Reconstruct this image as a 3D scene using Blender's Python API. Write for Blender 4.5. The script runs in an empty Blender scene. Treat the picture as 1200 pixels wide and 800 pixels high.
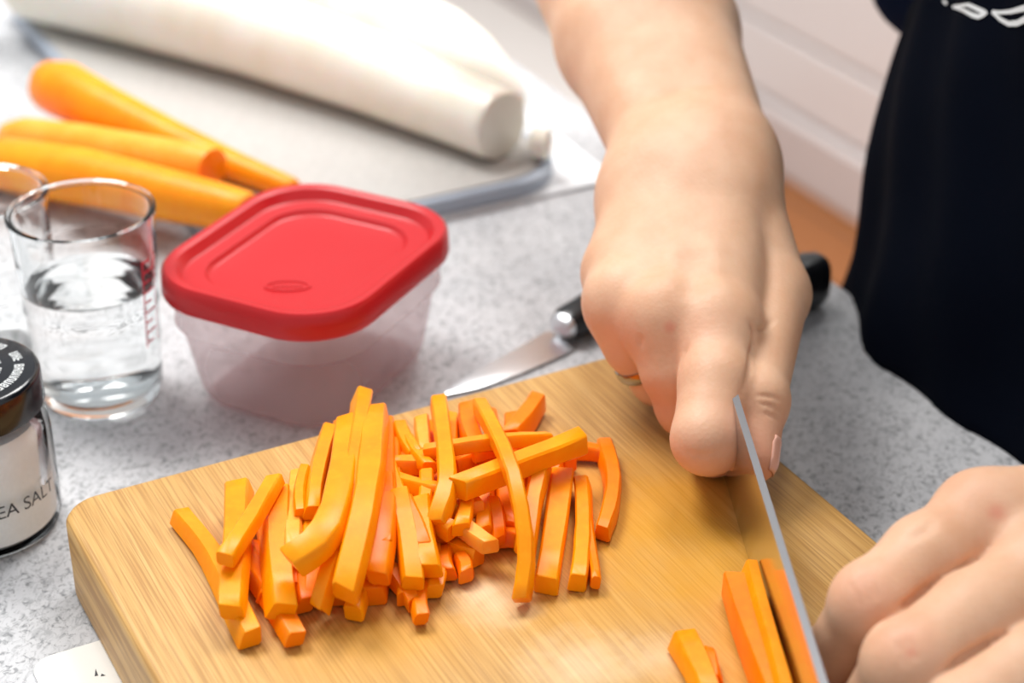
import bpy, bmesh, math, random
import numpy as np
from mathutils import Vector, Matrix
from mathutils.bvhtree import BVHTree

# ------------------------------------------------------------------ camera, world, light, exposure
sc = bpy.context.scene
COL = sc.collection
random.seed(7)
RNG = np.random.default_rng(5)

YAW = math.atan2(0.885, 0.465)              # the front edge of the worktop runs along world x
FPX, PITCH = 2200.0, math.radians(29.5)      # focal length in pixels of a 1200 x 800 frame, downward pitch
ZC = 0.90                                    # height of the worktop above the floor
TH = 0.030                                   # thickness of the wooden board
HC = 0.33 + TH                               # camera height above the worktop

cam_d = bpy.data.cameras.new('camera')
cam = bpy.data.objects.new('camera', cam_d)
COL.objects.link(cam)
cam.location = (0, 0, ZC + HC)
cam.rotation_euler = (math.pi / 2 - PITCH, 0, YAW)
cam_d.sensor_width = 36.0
cam_d.lens = FPX * 36.0 / 1200.0
cam_d.clip_start = 0.02
cam_d.dof.use_dof = True
cam_d.dof.focus_distance = 0.56
cam_d.dof.aperture_fstop = 8.4
sc.camera = cam

world = bpy.data.worlds.new('world')
sc.world = world
world.use_nodes = True
bg = world.node_tree.nodes['Background']
bg.inputs['Color'].default_value = (0.93, 0.965, 1.0, 1)
bg.inputs['Strength'].default_value = 0.56


def turn(x, y, z=0.0):
    """right, ahead and up as the photographer stands, in world axes"""
    c, s_ = math.cos(YAW), math.sin(YAW)
    return np.array([x * c - y * s_, x * s_ + y * c, z])


def area(name, loc, target, sx, sy, power, col=(1, 1, 1)):
    loc, target = turn(*loc), turn(*target)
    d = bpy.data.lights.new(name, 'AREA')
    d.shape = 'RECTANGLE'
    d.size, d.size_y = sx, sy
    d.energy = power
    d.color = col
    o = bpy.data.objects.new(name, d)
    COL.objects.link(o)
    o.location = loc
    o.rotation_euler = (Vector(target) - Vector(loc)).to_track_quat('-Z', 'Y').to_euler()
    return o


area('window_light', (-0.80, 1.35, 2.80), (0, 0.6, 0.9), 0.8, 0.8, 38, (1.0, 0.985, 0.96))
area('ceiling_light', (0.35, 1.5, 2.75), (0.1, 0.6, 0.9), 0.7, 0.7, 20, (1.0, 0.98, 0.95))
area('aisle_light', (0.95, 1.9, 2.75), (1.0, 2.4, 0.0), 1.2, 1.2, 42, (1.0, 0.99, 0.98))

sc.view_settings.view_transform = 'Standard'
sc.view_settings.look = 'None'
sc.view_settings.gamma = 1.0
sc.view_settings.use_curve_mapping = False
sc.view_settings.exposure = 0.12

# ------------------------------------------------------------------ helpers: measuring
FWD = turn(0, math.cos(PITCH), -math.sin(PITCH))
UPV = turn(0, math.sin(PITCH), math.cos(PITCH))
RGT = turn(1.0, 0)
AHEAD = turn(0, 1.0)
EYE = np.array([0, 0, ZC + HC])


def ray(x, y):
    return FWD + RGT * (x - 600) / FPX - UPV * (y - 400) / FPX


def at(x, y, z):
    """point at height z above the worktop that the photograph shows at pixel x, y"""
    r = ray(x, y)
    return EYE + r * ((ZC + z - EYE[2]) / r[2])


def atd(x, y, d):
    return EYE + ray(x, y) * d


U = np.array([1.0, 0, 0])                                         # along the worktop edge, towards the viewer
N = np.array([0, -1.0, 0])                                        # from the edge into the worktop
UP = np.array([0, 0, 1.0])

# ------------------------------------------------------------------ helpers: objects
def tag(o, label=None, cat=None, group=None, kind=None):
    if label: o['label'] = label
    if cat: o['category'] = cat
    if group: o['group'] = group
    if kind: o['kind'] = kind
    return o


def empty(name, loc):
    o = bpy.data.objects.new(name, None)
    o.empty_display_size = 0.02
    COL.objects.link(o)
    o.location = tuple(float(v) for v in loc)
    return o


def wloc(o):
    v = np.array(o.location)
    while o.parent:
        o = o.parent
        v = v + np.array(o.location)
    return v


def mesh_obj(name, verts, faces, m, parent=None, origin=None, smooth=True, bevel=0, sub=0, weld=False, solid=0):
    """verts are in world space; origin (world) becomes the object's origin"""
    verts = np.asarray(verts, float)
    if origin is None:
        origin = wloc(parent) if parent else np.array([*(verts[:, :2].mean(0)), verts[:, 2].min()])
    origin = np.asarray(origin, float)
    me = bpy.data.meshes.new(name)
    me.from_pydata([tuple(v) for v in (verts - origin)], [], [tuple(int(i) for i in f) for f in faces])
    me.update()
    bm = bmesh.new(); bm.from_mesh(me)
    if weld: bmesh.ops.remove_doubles(bm, verts=bm.verts, dist=1e-6)
    bmesh.ops.recalc_face_normals(bm, faces=bm.faces)
    bm.to_mesh(me); bm.free()
    if smooth:
        me.polygons.foreach_set('use_smooth', [True] * len(me.polygons))
    o = bpy.data.objects.new(name, me)
    COL.objects.link(o)
    if m: me.materials.append(m)
    if parent:
        o.parent = parent
        o.location = tuple(origin - wloc(parent))
    else:
        o.location = tuple(origin)
    if solid:
        s = o.modifiers.new('solid', 'SOLIDIFY'); s.thickness = solid; s.offset = 0
    if bevel:
        b = o.modifiers.new('bevel', 'BEVEL'); b.width = bevel; b.segments = 2; b.limit_method = 'ANGLE'; b.angle_limit = math.radians(40)
        b.harden_normals = False
    if sub:
        s = o.modifiers.new('sub', 'SUBSURF'); s.levels = s.render_levels = sub
    if smooth and not sub:
        try:
            me.set_sharp_from_angle(angle=math.radians(42))
        except Exception:
            pass
    return o


def prism(poly, z0, z1):
    """vertical prism from a list of (x, y) world points"""
    n = len(poly)
    v = [(p[0], p[1], z0) for p in poly] + [(p[0], p[1], z1) for p in poly]
    f = [tuple(range(n))[::-1], tuple(range(n, 2 * n))] + [(i, (i + 1) % n, n + (i + 1) % n, n + i) for i in range(n)]
    return v, f


def obox(c, ax, ay, az, hx, hy, hz):
    """oriented box: centre, three axes, half sizes"""
    c, ax, ay, az = map(np.asarray, (c, ax, ay, az))
    v = [c + ax * hx * i + ay * hy * j + az * hz * k for k in (-1, 1) for j in (-1, 1) for i in (-1, 1)]
    f = [(0, 2, 3, 1), (4, 5, 7, 6), (0, 1, 5, 4), (2, 6, 7, 3), (0, 4, 6, 2), (1, 3, 7, 5)]
    return v, f


def rrect(cx, cy, ha, hb, r, e1, e2, n=10):
    """rounded rectangle, counter-clockwise, world xy"""
    r = min(r, ha - 1e-4, hb - 1e-4)
    out = []
    for sx, sy, a0 in ((1, 1, 0), (-1, 1, 90), (-1, -1, 180), (1, -1, 270)):
        for k in range(n + 1):
            a = math.radians(a0 + 90 * k / n)
            p, q = sx * (ha - r) + r * math.cos(a), sy * (hb - r) + r * math.sin(a)
            out.append((cx + e1[0] * p + e2[0] * q, cy + e1[1] * p + e2[1] * q))
    return out


def loft(rings, cap0=True, cap1=True):
    """rings: list of equal-length closed loops of 3D points"""
    n = len(rings[0])
    v = [p for r in rings for p in r]
    f = []
    for i in range(len(rings) - 1):
        for k in range(n):
            f.append((i * n + k, i * n + (k + 1) % n, (i + 1) * n + (k + 1) % n, (i + 1) * n + k))
    if cap0: f.append(tuple(range(n))[::-1])
    if cap1: f.append(tuple((len(rings) - 1) * n + k for k in range(n)))
    return v, f


def lathe(c, prof, n=72):
    """profile of (r, z above the worktop), closed ends at r ~ 0; about a vertical axis at c"""
    rings = [[(c[0] + r * math.cos(2 * math.pi * k / n), c[1] + r * math.sin(2 * math.pi * k / n), ZC + z) for k in range(n)] for r, z in prof]
    return loft(rings, prof[0][0] > 1e-6 and prof[0] != prof[-1], prof[-1][0] > 1e-6 and prof[0] != prof[-1])


def merge(*parts):
    V, Fc = [], []
    for v, f in parts:
        o = len(V)
        V += [tuple(p) for p in v]
        Fc += [tuple(i + o for i in g) for g in f]
    return V, Fc


# ------------------------------------------------------------------ helpers: materials
def srgb(r, g, b):
    def c(u):
        u /= 255.0
        return u / 12.92 if u <= 0.04045 else ((u + 0.055) / 1.055) ** 2.4
    return (c(r), c(g), c(b), 1.0)


class Mat:
    def __init__(s, name):
        s.m = bpy.data.materials.new(name); s.m.use_nodes = True
        s.nt = s.m.node_tree; s.n = s.nt.nodes; s.l = s.nt.links
        s.b = s.n['Principled BSDF']; s.out = s.n['Material Output']

    def node(s, t, **k):
        nd = s.n.new(t)
        for a, v in k.items():
            if a.startswith('i_'):
                nd.inputs[a[2:].replace('_', ' ')].default_value = v
            else:
                setattr(nd, a, v)
        return nd

    def set(s, **k):
        for a, v in k.items():
            s.b.inputs[a.replace('_', ' ')].default_value = v
        return s

    def coords(s, scale=(1, 1, 1), rotz=0, kind='Object'):
        t = s.node('ShaderNodeTexCoord'); mp = s.node('ShaderNodeMapping')
        mp.inputs['Scale'].default_value = scale
        if rotz:
            m0 = s.node('ShaderNodeMapping'); m0.inputs['Rotation'].default_value = (0, 0, rotz)
            s.l.new(t.outputs[kind], m0.inputs[0]); s.l.new(m0.outputs[0], mp.inputs[0])
        else:
            s.l.new(t.outputs[kind], mp.inputs[0])
        return mp.outputs[0]

    def noise(s, vec, scale, detail=3, rough=0.55, dist=0):
        nd = s.node('ShaderNodeTexNoise')
        nd.inputs['Scale'].default_value = scale; nd.inputs['Detail'].default_value = detail
        nd.inputs['Roughness'].default_value = rough; nd.inputs['Distortion'].default_value = dist
        s.l.new(vec, nd.inputs['Vector'])
        return nd.outputs['Fac']

    def ramp(s, fac, stops):
        r = s.node('ShaderNodeValToRGB')
        e = r.color_ramp.elements
        while len(e) < len(stops): e.new(0.5)
        for el, (p, c) in zip(e, stops):
            el.position = p; el.color = c if len(c) == 4 else (*c, 1)
        s.l.new(fac, r.inputs[0])
        return r.outputs[0]

    def mix(s, a, b, fac, mode='MIX'):
        m = s.node('ShaderNodeMix', data_type='RGBA', blend_type=mode)
        for sock, v in ((m.inputs[0], fac), (m.inputs[6], a), (m.inputs[7], b)):
            if hasattr(v, 'links'): s.l.new(v, sock)
            else: sock.default_value = v
        return m.outputs[2]

    def math(s, op, a, b=0.0, clamp=False):
        m = s.node('ShaderNodeMath', operation=op); m.use_clamp = clamp
        for sock, v in ((m.inputs[0], a), (m.inputs[1], b)):
            if hasattr(v, 'links'): s.l.new(v, sock)
            else: sock.default_value = v
        return m.outputs[0]

    def color(s, c):
        if hasattr(c, 'links'): s.l.new(c, s.b.inputs['Base Color'])
        else: s.b.inputs['Base Color'].default_value = c
        return s

    def bump(s, h, strength=0.3, dist=0.001):
        b = s.node('ShaderNodeBump'); b.inputs['Strength'].default_value = strength; b.inputs['Distance'].default_value = dist
        s.l.new(h, b.inputs['Height']); s.l.new(b.outputs[0], s.b.inputs['Normal'])
        return s


BW = [(0, (0, 0, 0, 1)), (1, (1, 1, 1, 1))]
UROT = 0.0

# worktop: pale grey with fine dark flecks
M_ = Mat('speckled_worktop')
v = M_.coords()
big = M_.ramp(M_.noise(v, 14, 4, 0.6), [(0.35, (0, 0, 0, 1)), (0.7, (1, 1, 1, 1))])
base = M_.mix(srgb(188, 189, 192), srgb(210, 210, 212), big)
fl = M_.ramp(M_.noise(M_.coords((1, 1, 1)), 420, 3, 0.65, 0.6), [(0.34, (1, 1, 1, 1)), (0.47, (0, 0, 0, 1))])
fl2 = M_.ramp(M_.noise(M_.coords((1, 1.8, 1), 0.6), 210, 4, 0.7, 1.0), [(0.36, (1, 1, 1, 1)), (0.5, (0, 0, 0, 1))])
c1 = M_.mix(base, srgb(138, 140, 143), M_.math('MULTIPLY', fl2, 0.55))
c2 = M_.mix(c1, srgb(92, 95, 98), M_.math('MULTIPLY', fl, 0.62))
M_.color(c2).set(Roughness=0.32, Specular_IOR_Level=0.4)
MAT_TOP = M_.m

# maple board
M_ = Mat('maple_board')
v = M_.coords((3.0, 70, 30), UROT)
g1 = M_.noise(v, 4.0, 5, 0.6, 0.4)
g2 = M_.noise(M_.coords((22, 1500, 300), UROT), 1.0, 3, 0.6)
g3 = M_.noise(M_.coords((30, 420, 200), UROT), 1.0, 2, 0.5)
wood = M_.ramp(g1, [(0.25, srgb(188, 143, 80)), (0.55, srgb(204, 160, 96)), (0.8, srgb(217, 176, 113))])
wood = M_.mix(wood, srgb(150, 104, 54), M_.math('MULTIPLY', M_.ramp(g2, [(0.47, (0, 0, 0, 1)), (0.60, (1, 1, 1, 1))]), 0.55))
wood = M_.mix(wood, srgb(160, 108, 52), M_.math('MULTIPLY', M_.ramp(g3, [(0.5, (0, 0, 0, 1)), (0.7, (1, 1, 1, 1))]), 0.26))


def blot(M, centre, r0, r1, amt, nscale=30):
    """irregular mark on the top of the board around a point (object space)"""
    t = M.node('ShaderNodeTexCoord')
    vm = M.node('ShaderNodeVectorMath', operation='DISTANCE')
    M.l.new(t.outputs['Object'], vm.inputs[0]); vm.inputs[1].default_value = centre
    nz = M.noise(M.coords(), nscale, 4, 0.6)
    d = M.math('ADD', vm.outputs['Value'], M.math('MULTIPLY', M.math('SUBTRACT', nz, 0.5), r1 * 0.9))
    mr = M.node('ShaderNodeMapRange'); mr.clamp = True
    M.l.new(d, mr.inputs[0])
    mr.inputs[1].default_value = r0; mr.inputs[2].default_value = r1
    mr.inputs[3].default_value = amt; mr.inputs[4].default_value = 0.0
    return mr.outputs[0]


BO = np.array([*at(560, 600, TH)[:2], ZC])       # origin of the board object


def on_board(px, py):
    return tuple(at(px, py, TH) - BO)


for (px, py, r0, r1, amt) in ((790, 600, 0.01, 0.05, 0.62), (840, 690, 0.005, 0.035, 0.6), (690, 715, 0.005, 0.03, 0.4),
                              (470, 745, 0.004, 0.03, 0.5), (350, 770, 0.004, 0.03, 0.3), (600, 600, 0.02, 0.05, 0.5), (860, 800, 0.004, 0.03, 0.5)):
    wood = M_.mix(wood, srgb(208, 146, 22), blot(M_, on_board(px, py), r0, r1, amt, 45))
for (px, py, r0, r1, amt) in ((585, 705, 0.001, 0.016, 0.5), (680, 780, 0.001, 0.02, 0.45), (560, 690, 0.001, 0.008, 0.4), (775, 770, 0.001, 0.012, 0.35)):
    wood = M_.mix(wood, srgb(236, 212, 176), blot(M_, on_board(px, py), r0, r1, amt, 120))
M_.color(wood).set(Roughness=0.42, Specular_IOR_Level=0.35)
M_.bump(g2, 0.25, 0.0004)
MAT_WOOD = M_.m


def plain(name, col, rough=0.5, metal=0.0, spec=0.5, vary=0.0, scale=60, bump=0.0, **kw):
    M = Mat(name)
    if vary:
        nz = M.noise(M.coords(), scale, 3)
        c0 = tuple(max(0, x * (1 - vary)) for x in col[:3]) + (1,)
        c1 = tuple(min(1, x * (1 + vary)) for x in col[:3]) + (1,)
        M.color(M.ramp(nz, [(0.3, c0), (0.7, c1)]))
        if bump: M.bump(nz, bump, 0.0005)
    else:
        M.color(col)
    M.set(Roughness=rough, Metallic=metal, Specular_IOR_Level=spec, **kw)
    return M.m


# carrot flesh
def carrot_mat(name, a, b, streak):
    M = Mat(name)
    n1 = M.noise(M.coords(), 55, 3)
    n2 = M.noise(M.coords((1, 1, 1)), 380, 2)
    c = M.ramp(n1, [(0.3, a), (0.7, b)])
    c = M.mix(c, streak, M.math('MULTIPLY', M.ramp(n2, [(0.5, (0, 0, 0, 1)), (0.75, (1, 1, 1, 1))]), 0.25))
    M.color(c).set(Roughness=0.36, Specular_IOR_Level=0.25, Subsurface_Weight=0.2, Subsurface_Scale=0.004)
    M.b.inputs['Subsurface Radius'].default_value = (1.0, 0.35, 0.05)
    M.bump(n2, 0.12, 0.0003)
    return M.m


MAT_CARROT = carrot_mat('carrot_flesh', srgb(255, 138, 0), srgb(255, 158, 0), srgb(255, 174, 30))
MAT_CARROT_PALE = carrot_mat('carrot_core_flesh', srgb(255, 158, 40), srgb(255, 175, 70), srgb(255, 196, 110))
MAT_CARROT_DEEP = carrot_mat('carrot_deep_flesh', srgb(250, 116, 0), srgb(254, 136, 0), srgb(255, 150, 6))  # deeper orange, mostly for the lower and buried sticks
MAT_WHOLE = carrot_mat('peeled_carrot', srgb(255, 142, 8), srgb(255, 160, 14), srgb(255, 180, 60))

# daikon
M_ = Mat('daikon_skin')
dk = M_.ramp(M_.noise(M_.coords(), 22, 4), [(0.3, srgb(234, 227, 208)), (0.65, srgb(246, 243, 236))])
M_.color(dk).set(Roughness=0.38, Subsurface_Weight=0.3, Subsurface_Scale=0.008)
MAT_DAIKON = M_.m
MAT_DAIKON_CUT = plain('daikon_cut_face', srgb(246, 243, 231), 0.5, vary=0.03, scale=140)

MAT_TRAY = plain('grey_stone_board', srgb(180, 177, 173), 0.4, vary=0.07, scale=240)
MAT_TRAY_EDGE = plain('blue_grey_edge', srgb(168, 178, 192), 0.35)
MAT_MAT = plain('white_sheet', srgb(244, 247, 250), 0.55, vary=0.01)
MAT_BLACK = plain('black_plastic', srgb(24, 25, 28), 0.3, vary=0.1)
MAT_LID = plain('black_gloss_lid', srgb(16, 18, 24), 0.16, spec=0.6, vary=0.1)
MAT_PRINT = plain('white_print', srgb(228, 230, 230), 0.5)
MAT_TEXT = plain('dark_print', srgb(42, 44, 48), 0.5)
MAT_REDPRINT = plain('red_print', srgb(226, 60, 80), 0.45)
MAT_SALT = plain('sea_salt', srgb(247, 247, 246), 0.7, vary=0.03, scale=900, bump=0.4)
MAT_PAPER = plain('paper', srgb(240, 238, 232), 0.7, vary=0.02, scale=50)
MAT_WHITE = plain('white_lacquer', srgb(240, 236, 235), 0.35, vary=0.01)
MAT_PLINTH = plain('white_plinth', srgb(222, 214, 212), 0.45, vary=0.02)
MAT_WALL = plain('wall_paint', srgb(232, 229, 225), 0.7, vary=0.02, scale=8)

M_ = Mat('floor_boards')
br = M_.node('ShaderNodeTexBrick')
br.inputs['Color1'].default_value = srgb(176, 112, 62); br.inputs['Color2'].default_value = srgb(160, 98, 50); br.inputs['Mortar'].default_value = srgb(92, 54, 26)
br.inputs['Scale'].default_value = 1.0; br.inputs['Mortar Size'].default_value = 0.004; br.inputs['Brick Width'].default_value = 1.2; br.inputs['Row Height'].default_value = 0.12
M_.l.new(M_.coords((1, 1, 1), UROT), br.inputs['Vector'])
gr = M_.noise(M_.coords((4, 60, 1), UROT), 3, 4)
M_.color(M_.mix(br.outputs[0], srgb(120, 72, 34), M_.math('MULTIPLY', gr, 0.4))).set(Roughness=0.4)
MAT_FLOOR = M_.m


def steel(name, rough, col=(0.62, 0.63, 0.65, 1)):
    M = Mat(name)
    nz = M.noise(M.coords((40, 900, 900)), 1.0, 2)
    M.color(col).set(Metallic=1.0, Roughness=rough)
    M.bump(nz, 0.03, 0.0002)
    return M.m


MAT_STEEL = steel('polished_steel', 0.17)
MAT_STEEL2 = steel('brushed_steel', 0.3, (0.74, 0.75, 0.77, 1))
MAT_SPINE = steel('ground_spine_steel', 0.45, (0.20, 0.20, 0.21, 1))
MAT_SILVER = steel('silver', 0.2, (0.42, 0.42, 0.42, 1))

M_ = Mat('clear_glass'); M_.color((0.985, 0.995, 0.995, 1)).set(Roughness=0.02, Transmission_Weight=1.0, IOR=1.36)
MAT_GLASS = M_.m
M_ = Mat('water'); M_.color((0.99, 1, 1, 1)).set(Roughness=0.0, Transmission_Weight=1.0, IOR=1.27)
MAT_WATER = M_.m

M_ = Mat('thin_jar_glass')
gl = M_.node('ShaderNodeBsdfGlossy'); gl.inputs['Roughness'].default_value = 0.03
tr = M_.node('ShaderNodeBsdfTransparent'); tr.inputs[0].default_value = (0.985, 0.99, 0.99, 1)
lw = M_.node('ShaderNodeFresnel'); lw.inputs['IOR'].default_value = 1.16
mx = M_.node('ShaderNodeMixShader')
M_.l.new(lw.outputs[0], mx.inputs[0]); M_.l.new(tr.outputs[0], mx.inputs[1]); M_.l.new(gl.outputs[0], mx.inputs[2]); M_.l.new(mx.outputs[0], M_.out.inputs[0])
MAT_JAR = M_.m

# red lid: soft plastic that lets some light through
M_ = Mat('red_plastic')
M_.color(srgb(206, 32, 38)).set(Roughness=0.33, Specular_IOR_Level=0.5)
tl = M_.node('ShaderNodeBsdfTranslucent'); tl.inputs[0].default_value = srgb(230, 60, 62)
mx = M_.node('ShaderNodeMixShader'); mx.inputs[0].default_value = 0.16
M_.l.new(M_.b.outputs[0], mx.inputs[1]); M_.l.new(tl.outputs[0], mx.inputs[2]); M_.l.new(mx.outputs[0], M_.out.inputs[0])
MAT_RED = M_.m

# frosted tub: thin clear plastic, the red lid's pink light mixed into its colours
M_ = Mat('frosted_plastic')
M_.color(srgb(236, 226, 228)).set(Roughness=0.22, Specular_IOR_Level=0.6)
tr = M_.node('ShaderNodeBsdfTransparent'); tr.inputs[0].default_value = (0.93, 0.885, 0.89, 1)
tl = M_.node('ShaderNodeBsdfTranslucent'); tl.inputs[0].default_value = srgb(238, 222, 224)
m1 = M_.node('ShaderNodeMixShader'); m1.inputs[0].default_value = 0.5
m2 = M_.node('ShaderNodeMixShader'); m2.inputs[0].default_value = 0.30
M_.l.new(M_.b.outputs[0], m1.inputs[1]); M_.l.new(tl.outputs[0], m1.inputs[2])
M_.l.new(tr.outputs[0], m2.inputs[1]); M_.l.new(m1.outputs[0], m2.inputs[2]); M_.l.new(m2.outputs[0], M_.out.inputs[0])
MAT_TUB = M_.m

# skin, redder where the mesh attribute 'flush' says so
M_ = Mat('skin')
at_ = M_.node('ShaderNodeAttribute', attribute_name='flush')
mott = M_.noise(M_.coords(), 70, 4)
fine = M_.noise(M_.coords(), 900, 3, 0.6)
sk = M_.ramp(mott, [(0.3, srgb(216, 167, 133)), (0.7, srgb(227, 184, 152))])
sk = M_.mix(sk, srgb(216, 128, 104), M_.math('MULTIPLY', at_.outputs['Fac'], 0.8, True))
M_.color(sk).set(Roughness=0.5, Specular_IOR_Level=0.35, Subsurface_Weight=0.22, Subsurface_Scale=0.006)
M_.b.inputs['Subsurface Radius'].default_value = (1.0, 0.4, 0.22)
vo = M_.node('ShaderNodeTexVoronoi'); vo.inputs['Scale'].default_value = 700
M_.l.new(M_.coords(), vo.inputs['Vector'])
M_.bump(M_.math('ADD', M_.math('MULTIPLY', fine, 0.6), vo.outputs['Distance']), 0.16, 0.0004)
MAT_SKIN = M_.m
MAT_NAIL = plain('fingernail', srgb(232, 178, 156), 0.25, vary=0.03)


def cloth(name, col, s=1.0):
    M = Mat(name)
    w = M.noise(M.coords((1, 1, 1)), 1400, 2)
    b = M.noise(M.coords(), 18, 3)
    M.color(M.ramp(b, [(0.3, tuple(x * 0.85 for x in col[:3]) + (1,)), (0.7, tuple(x * 1.15 for x in col[:3]) + (1,))]))
    M.set(Roughness=0.9, Specular_IOR_Level=0.04)
    M.bump(w, 0.25, 0.0004)
    return M.m


MAT_NAVY = cloth('navy_cotton', srgb(12, 23, 46))
MAT_APRON = cloth('dark_navy_canvas', srgb(5, 9, 20))

# ------------------------------------------------------------------ helpers: implicit surfaces for bodies and cloth
def smin(a, b, k):
    if k <= 0: return np.minimum(a, b)
    h = np.maximum(k - np.abs(a - b), 0) / k
    return np.minimum(a, b) - h * h * k * 0.25


def smax(a, b, k):
    return -smin(-a, -b, k)


def rcone(p, a, b, r1, r2):
    a = np.asarray(a, np.float32); b = np.asarray(b, np.float32)
    ba = b - a; l2 = float(ba @ ba) + 1e-12; rr = r1 - r2; a2 = l2 - rr * rr; il2 = 1 / l2
    pa = p - a
    y = pa @ ba; z = y - l2
    q = pa * l2 - y[:, None] * ba
    x2 = (q * q).sum(1)
    y2 = y * y * l2; z2 = z * z * l2
    k = np.sign(rr) * rr * rr * x2
    out = (np.sqrt(np.maximum(x2 * a2 * il2, 0)) + y * rr) * il2 - r1
    m2 = np.sign(y) * a2 * y2 < k
    out[m2] = np.sqrt(x2[m2] + y2[m2]) * il2 - r1
    m1 = np.sign(z) * a2 * z2 > k
    out[m1] = np.sqrt(x2[m1] + z2[m1]) * il2 - r2
    return out


def ball(p, c, r):
    d = p - np.asarray(c, np.float32)
    return np.sqrt((d * d).sum(1)) - r


def ellipsoid(p, c, axes, rad):
    d = (p - np.asarray(c, np.float32)) @ np.asarray(axes, np.float32).T
    rad = np.asarray(rad, np.float32)
    k0 = np.sqrt(((d / rad) ** 2).sum(1)); k1 = np.sqrt(((d / rad ** 2) ** 2).sum(1)) + 1e-9
    return k0 * (k0 - 1) / k1


def chain(p, pts, rad, k=0.003):
    d = None
    for i in range(len(pts) - 1):
        e = rcone(p, pts[i], pts[i + 1], rad[i], rad[i + 1])
        d = e if d is None else smin(d, e, k)
    return d


def polygonise(fn, lo, hi, h):
    """surface nets over the blocks that the surface passes through"""
    B = 8
    lo = np.asarray(lo, float); hi = np.asarray(hi, float)
    nb = np.ceil((hi - lo) / (B * h)).astype(int)
    gi = np.stack(np.meshgrid(*[np.arange(n) for n in nb], indexing='ij'), -1).reshape(-1, 3)
    cen = (lo + (gi + 0.5) * B * h).astype(np.float32)
    dc = fn(cen)
    gi = gi[np.abs(dc) < 0.95 * B * h + 0.002]
    loc = np.stack(np.meshgrid(*[np.arange(B + 1)] * 3, indexing='ij'), -1).reshape(-1, 3)
    NB = len(gi)
    vals = np.empty((NB, (B + 1) ** 3), np.float32)
    step = 600
    for s in range(0, NB, step):
        g = gi[s:s + step]
        pts = (lo + (g[:, None, :] * B + loc[None]) * h).reshape(-1, 3).astype(np.float32)
        vals[s:s + step] = fn(pts).reshape(len(g), -1)
    V = vals.reshape(NB, B + 1, B + 1, B + 1)
    inside = V < 0
    corners = [(i, j, k) for i in (0, 1) for j in (0, 1) for k in (0, 1)]
    cnt = sum(inside[:, i:i + B, j:j + B, k:k + B].astype(np.int8) for i, j, k in corners)
    act = (cnt > 0) & (cnt < 8)
    bi, ci, cj, ck = np.nonzero(act)
    acc = np.zeros((len(bi), 3)); n = np.zeros(len(bi))
    edges = [(a, b) for a in range(8) for b in range(a + 1, 8) if sum(x != y for x, y in zip(corners[a], corners[b])) == 1]
    cv = [V[bi, ci + i, cj + j, ck + k] for i, j, k in corners]
    for a, b in edges:
        va, vb = cv[a], cv[b]
        m = (va < 0) != (vb < 0)
        t = va[m] / (va[m] - vb[m])
        pa = np.array(corners[a], float); pb = np.array(corners[b], float)
        acc[m] += pa + t[:, None] * (pb - pa); n[m] += 1
    cell = gi[bi] * B + np.stack([ci, cj, ck], 1)
    pos = lo + (cell + acc / n[:, None]) * h
    DIM = (nb * B + 2).astype(np.int64)
    key = (cell[:, 0].astype(np.int64) * DIM[1] + cell[:, 1]) * DIM[2] + cell[:, 2]
    order = np.argsort(key); skey = key[order]

    def find(c):
        k = (c[:, 0].astype(np.int64) * DIM[1] + c[:, 1]) * DIM[2] + c[:, 2]
        i = np.searchsorted(skey, k); i = np.minimum(i, len(skey) - 1)
        ok = skey[i] == k
        return np.where(ok, order[i], -1)
    faces = []
    for ax in range(3):
        s0 = [slice(0, B)] * 3; s1 = [slice(0, B)] * 3
        s1[ax] = slice(1, B + 1)
        A = inside[(slice(None), *s0)]; C = inside[(slice(None), *s1)]
        b_, i_, j_, k_ = np.nonzero(A != C)
        c0 = gi[b_] * B + np.stack([i_, j_, k_], 1)
        flip = A[b_, i_, j_, k_]
        u, w = [(1, 2), (2, 0), (0, 1)][ax]
        du = np.zeros(3, int); du[u] = 1
        dw = np.zeros(3, int); dw[w] = 1
        q = np.stack([find(c0 - du - dw), find(c0 - dw), find(c0), find(c0 - du)], 1)
        ok = (q >= 0).all(1)
        q = q[ok]; fl_ = flip[ok]
        q[~fl_] = q[~fl_][:, ::-1]
        faces.append(q)
    return pos, np.concatenate(faces)


def np_mesh(name, pos, faces, m, parent=None, origin=None):
    """fast route for big quad meshes"""
    origin = np.asarray(origin if origin is not None else (wloc(parent) if parent else [0, 0, 0]), float)
    me = bpy.data.meshes.new(name)
    me.vertices.add(len(pos)); me.vertices.foreach_set('co', (pos - origin).astype(np.float32).ravel())
    me.loops.add(faces.size); me.loops.foreach_set('vertex_index', faces.astype(np.int32).ravel())
    me.polygons.add(len(faces))
    me.polygons.foreach_set('loop_start', np.arange(0, faces.size, 4, dtype=np.int32))
    me.polygons.foreach_set('loop_total', np.full(len(faces), 4, np.int32))
    me.polygons.foreach_set('use_smooth', np.ones(len(faces), bool))
    me.update(calc_edges=True); me.validate()
    o = bpy.data.objects.new(name, me)
    COL.objects.link(o)
    if m: me.materials.append(m)
    if parent:
        o.parent = parent
        o.location = tuple(origin - wloc(parent))
    else:
        o.location = tuple(origin)
    return o


def relax(pos, faces, it=2, lam=0.5):
    n = len(pos)
    e = np.concatenate([faces[:, [0, 1]], faces[:, [1, 2]], faces[:, [2, 3]], faces[:, [3, 0]]])
    for _ in range(it):
        acc = np.zeros_like(pos); c = np.zeros(n)
        for a, b in ((0, 1), (1, 0)):
            for d in range(3):
                acc[:, d] += np.bincount(e[:, a], weights=pos[e[:, b], d], minlength=n)
            c += np.bincount(e[:, a], minlength=n)
        pos = pos + lam * (acc / np.maximum(c, 1)[:, None] - pos)
    return pos


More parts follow.
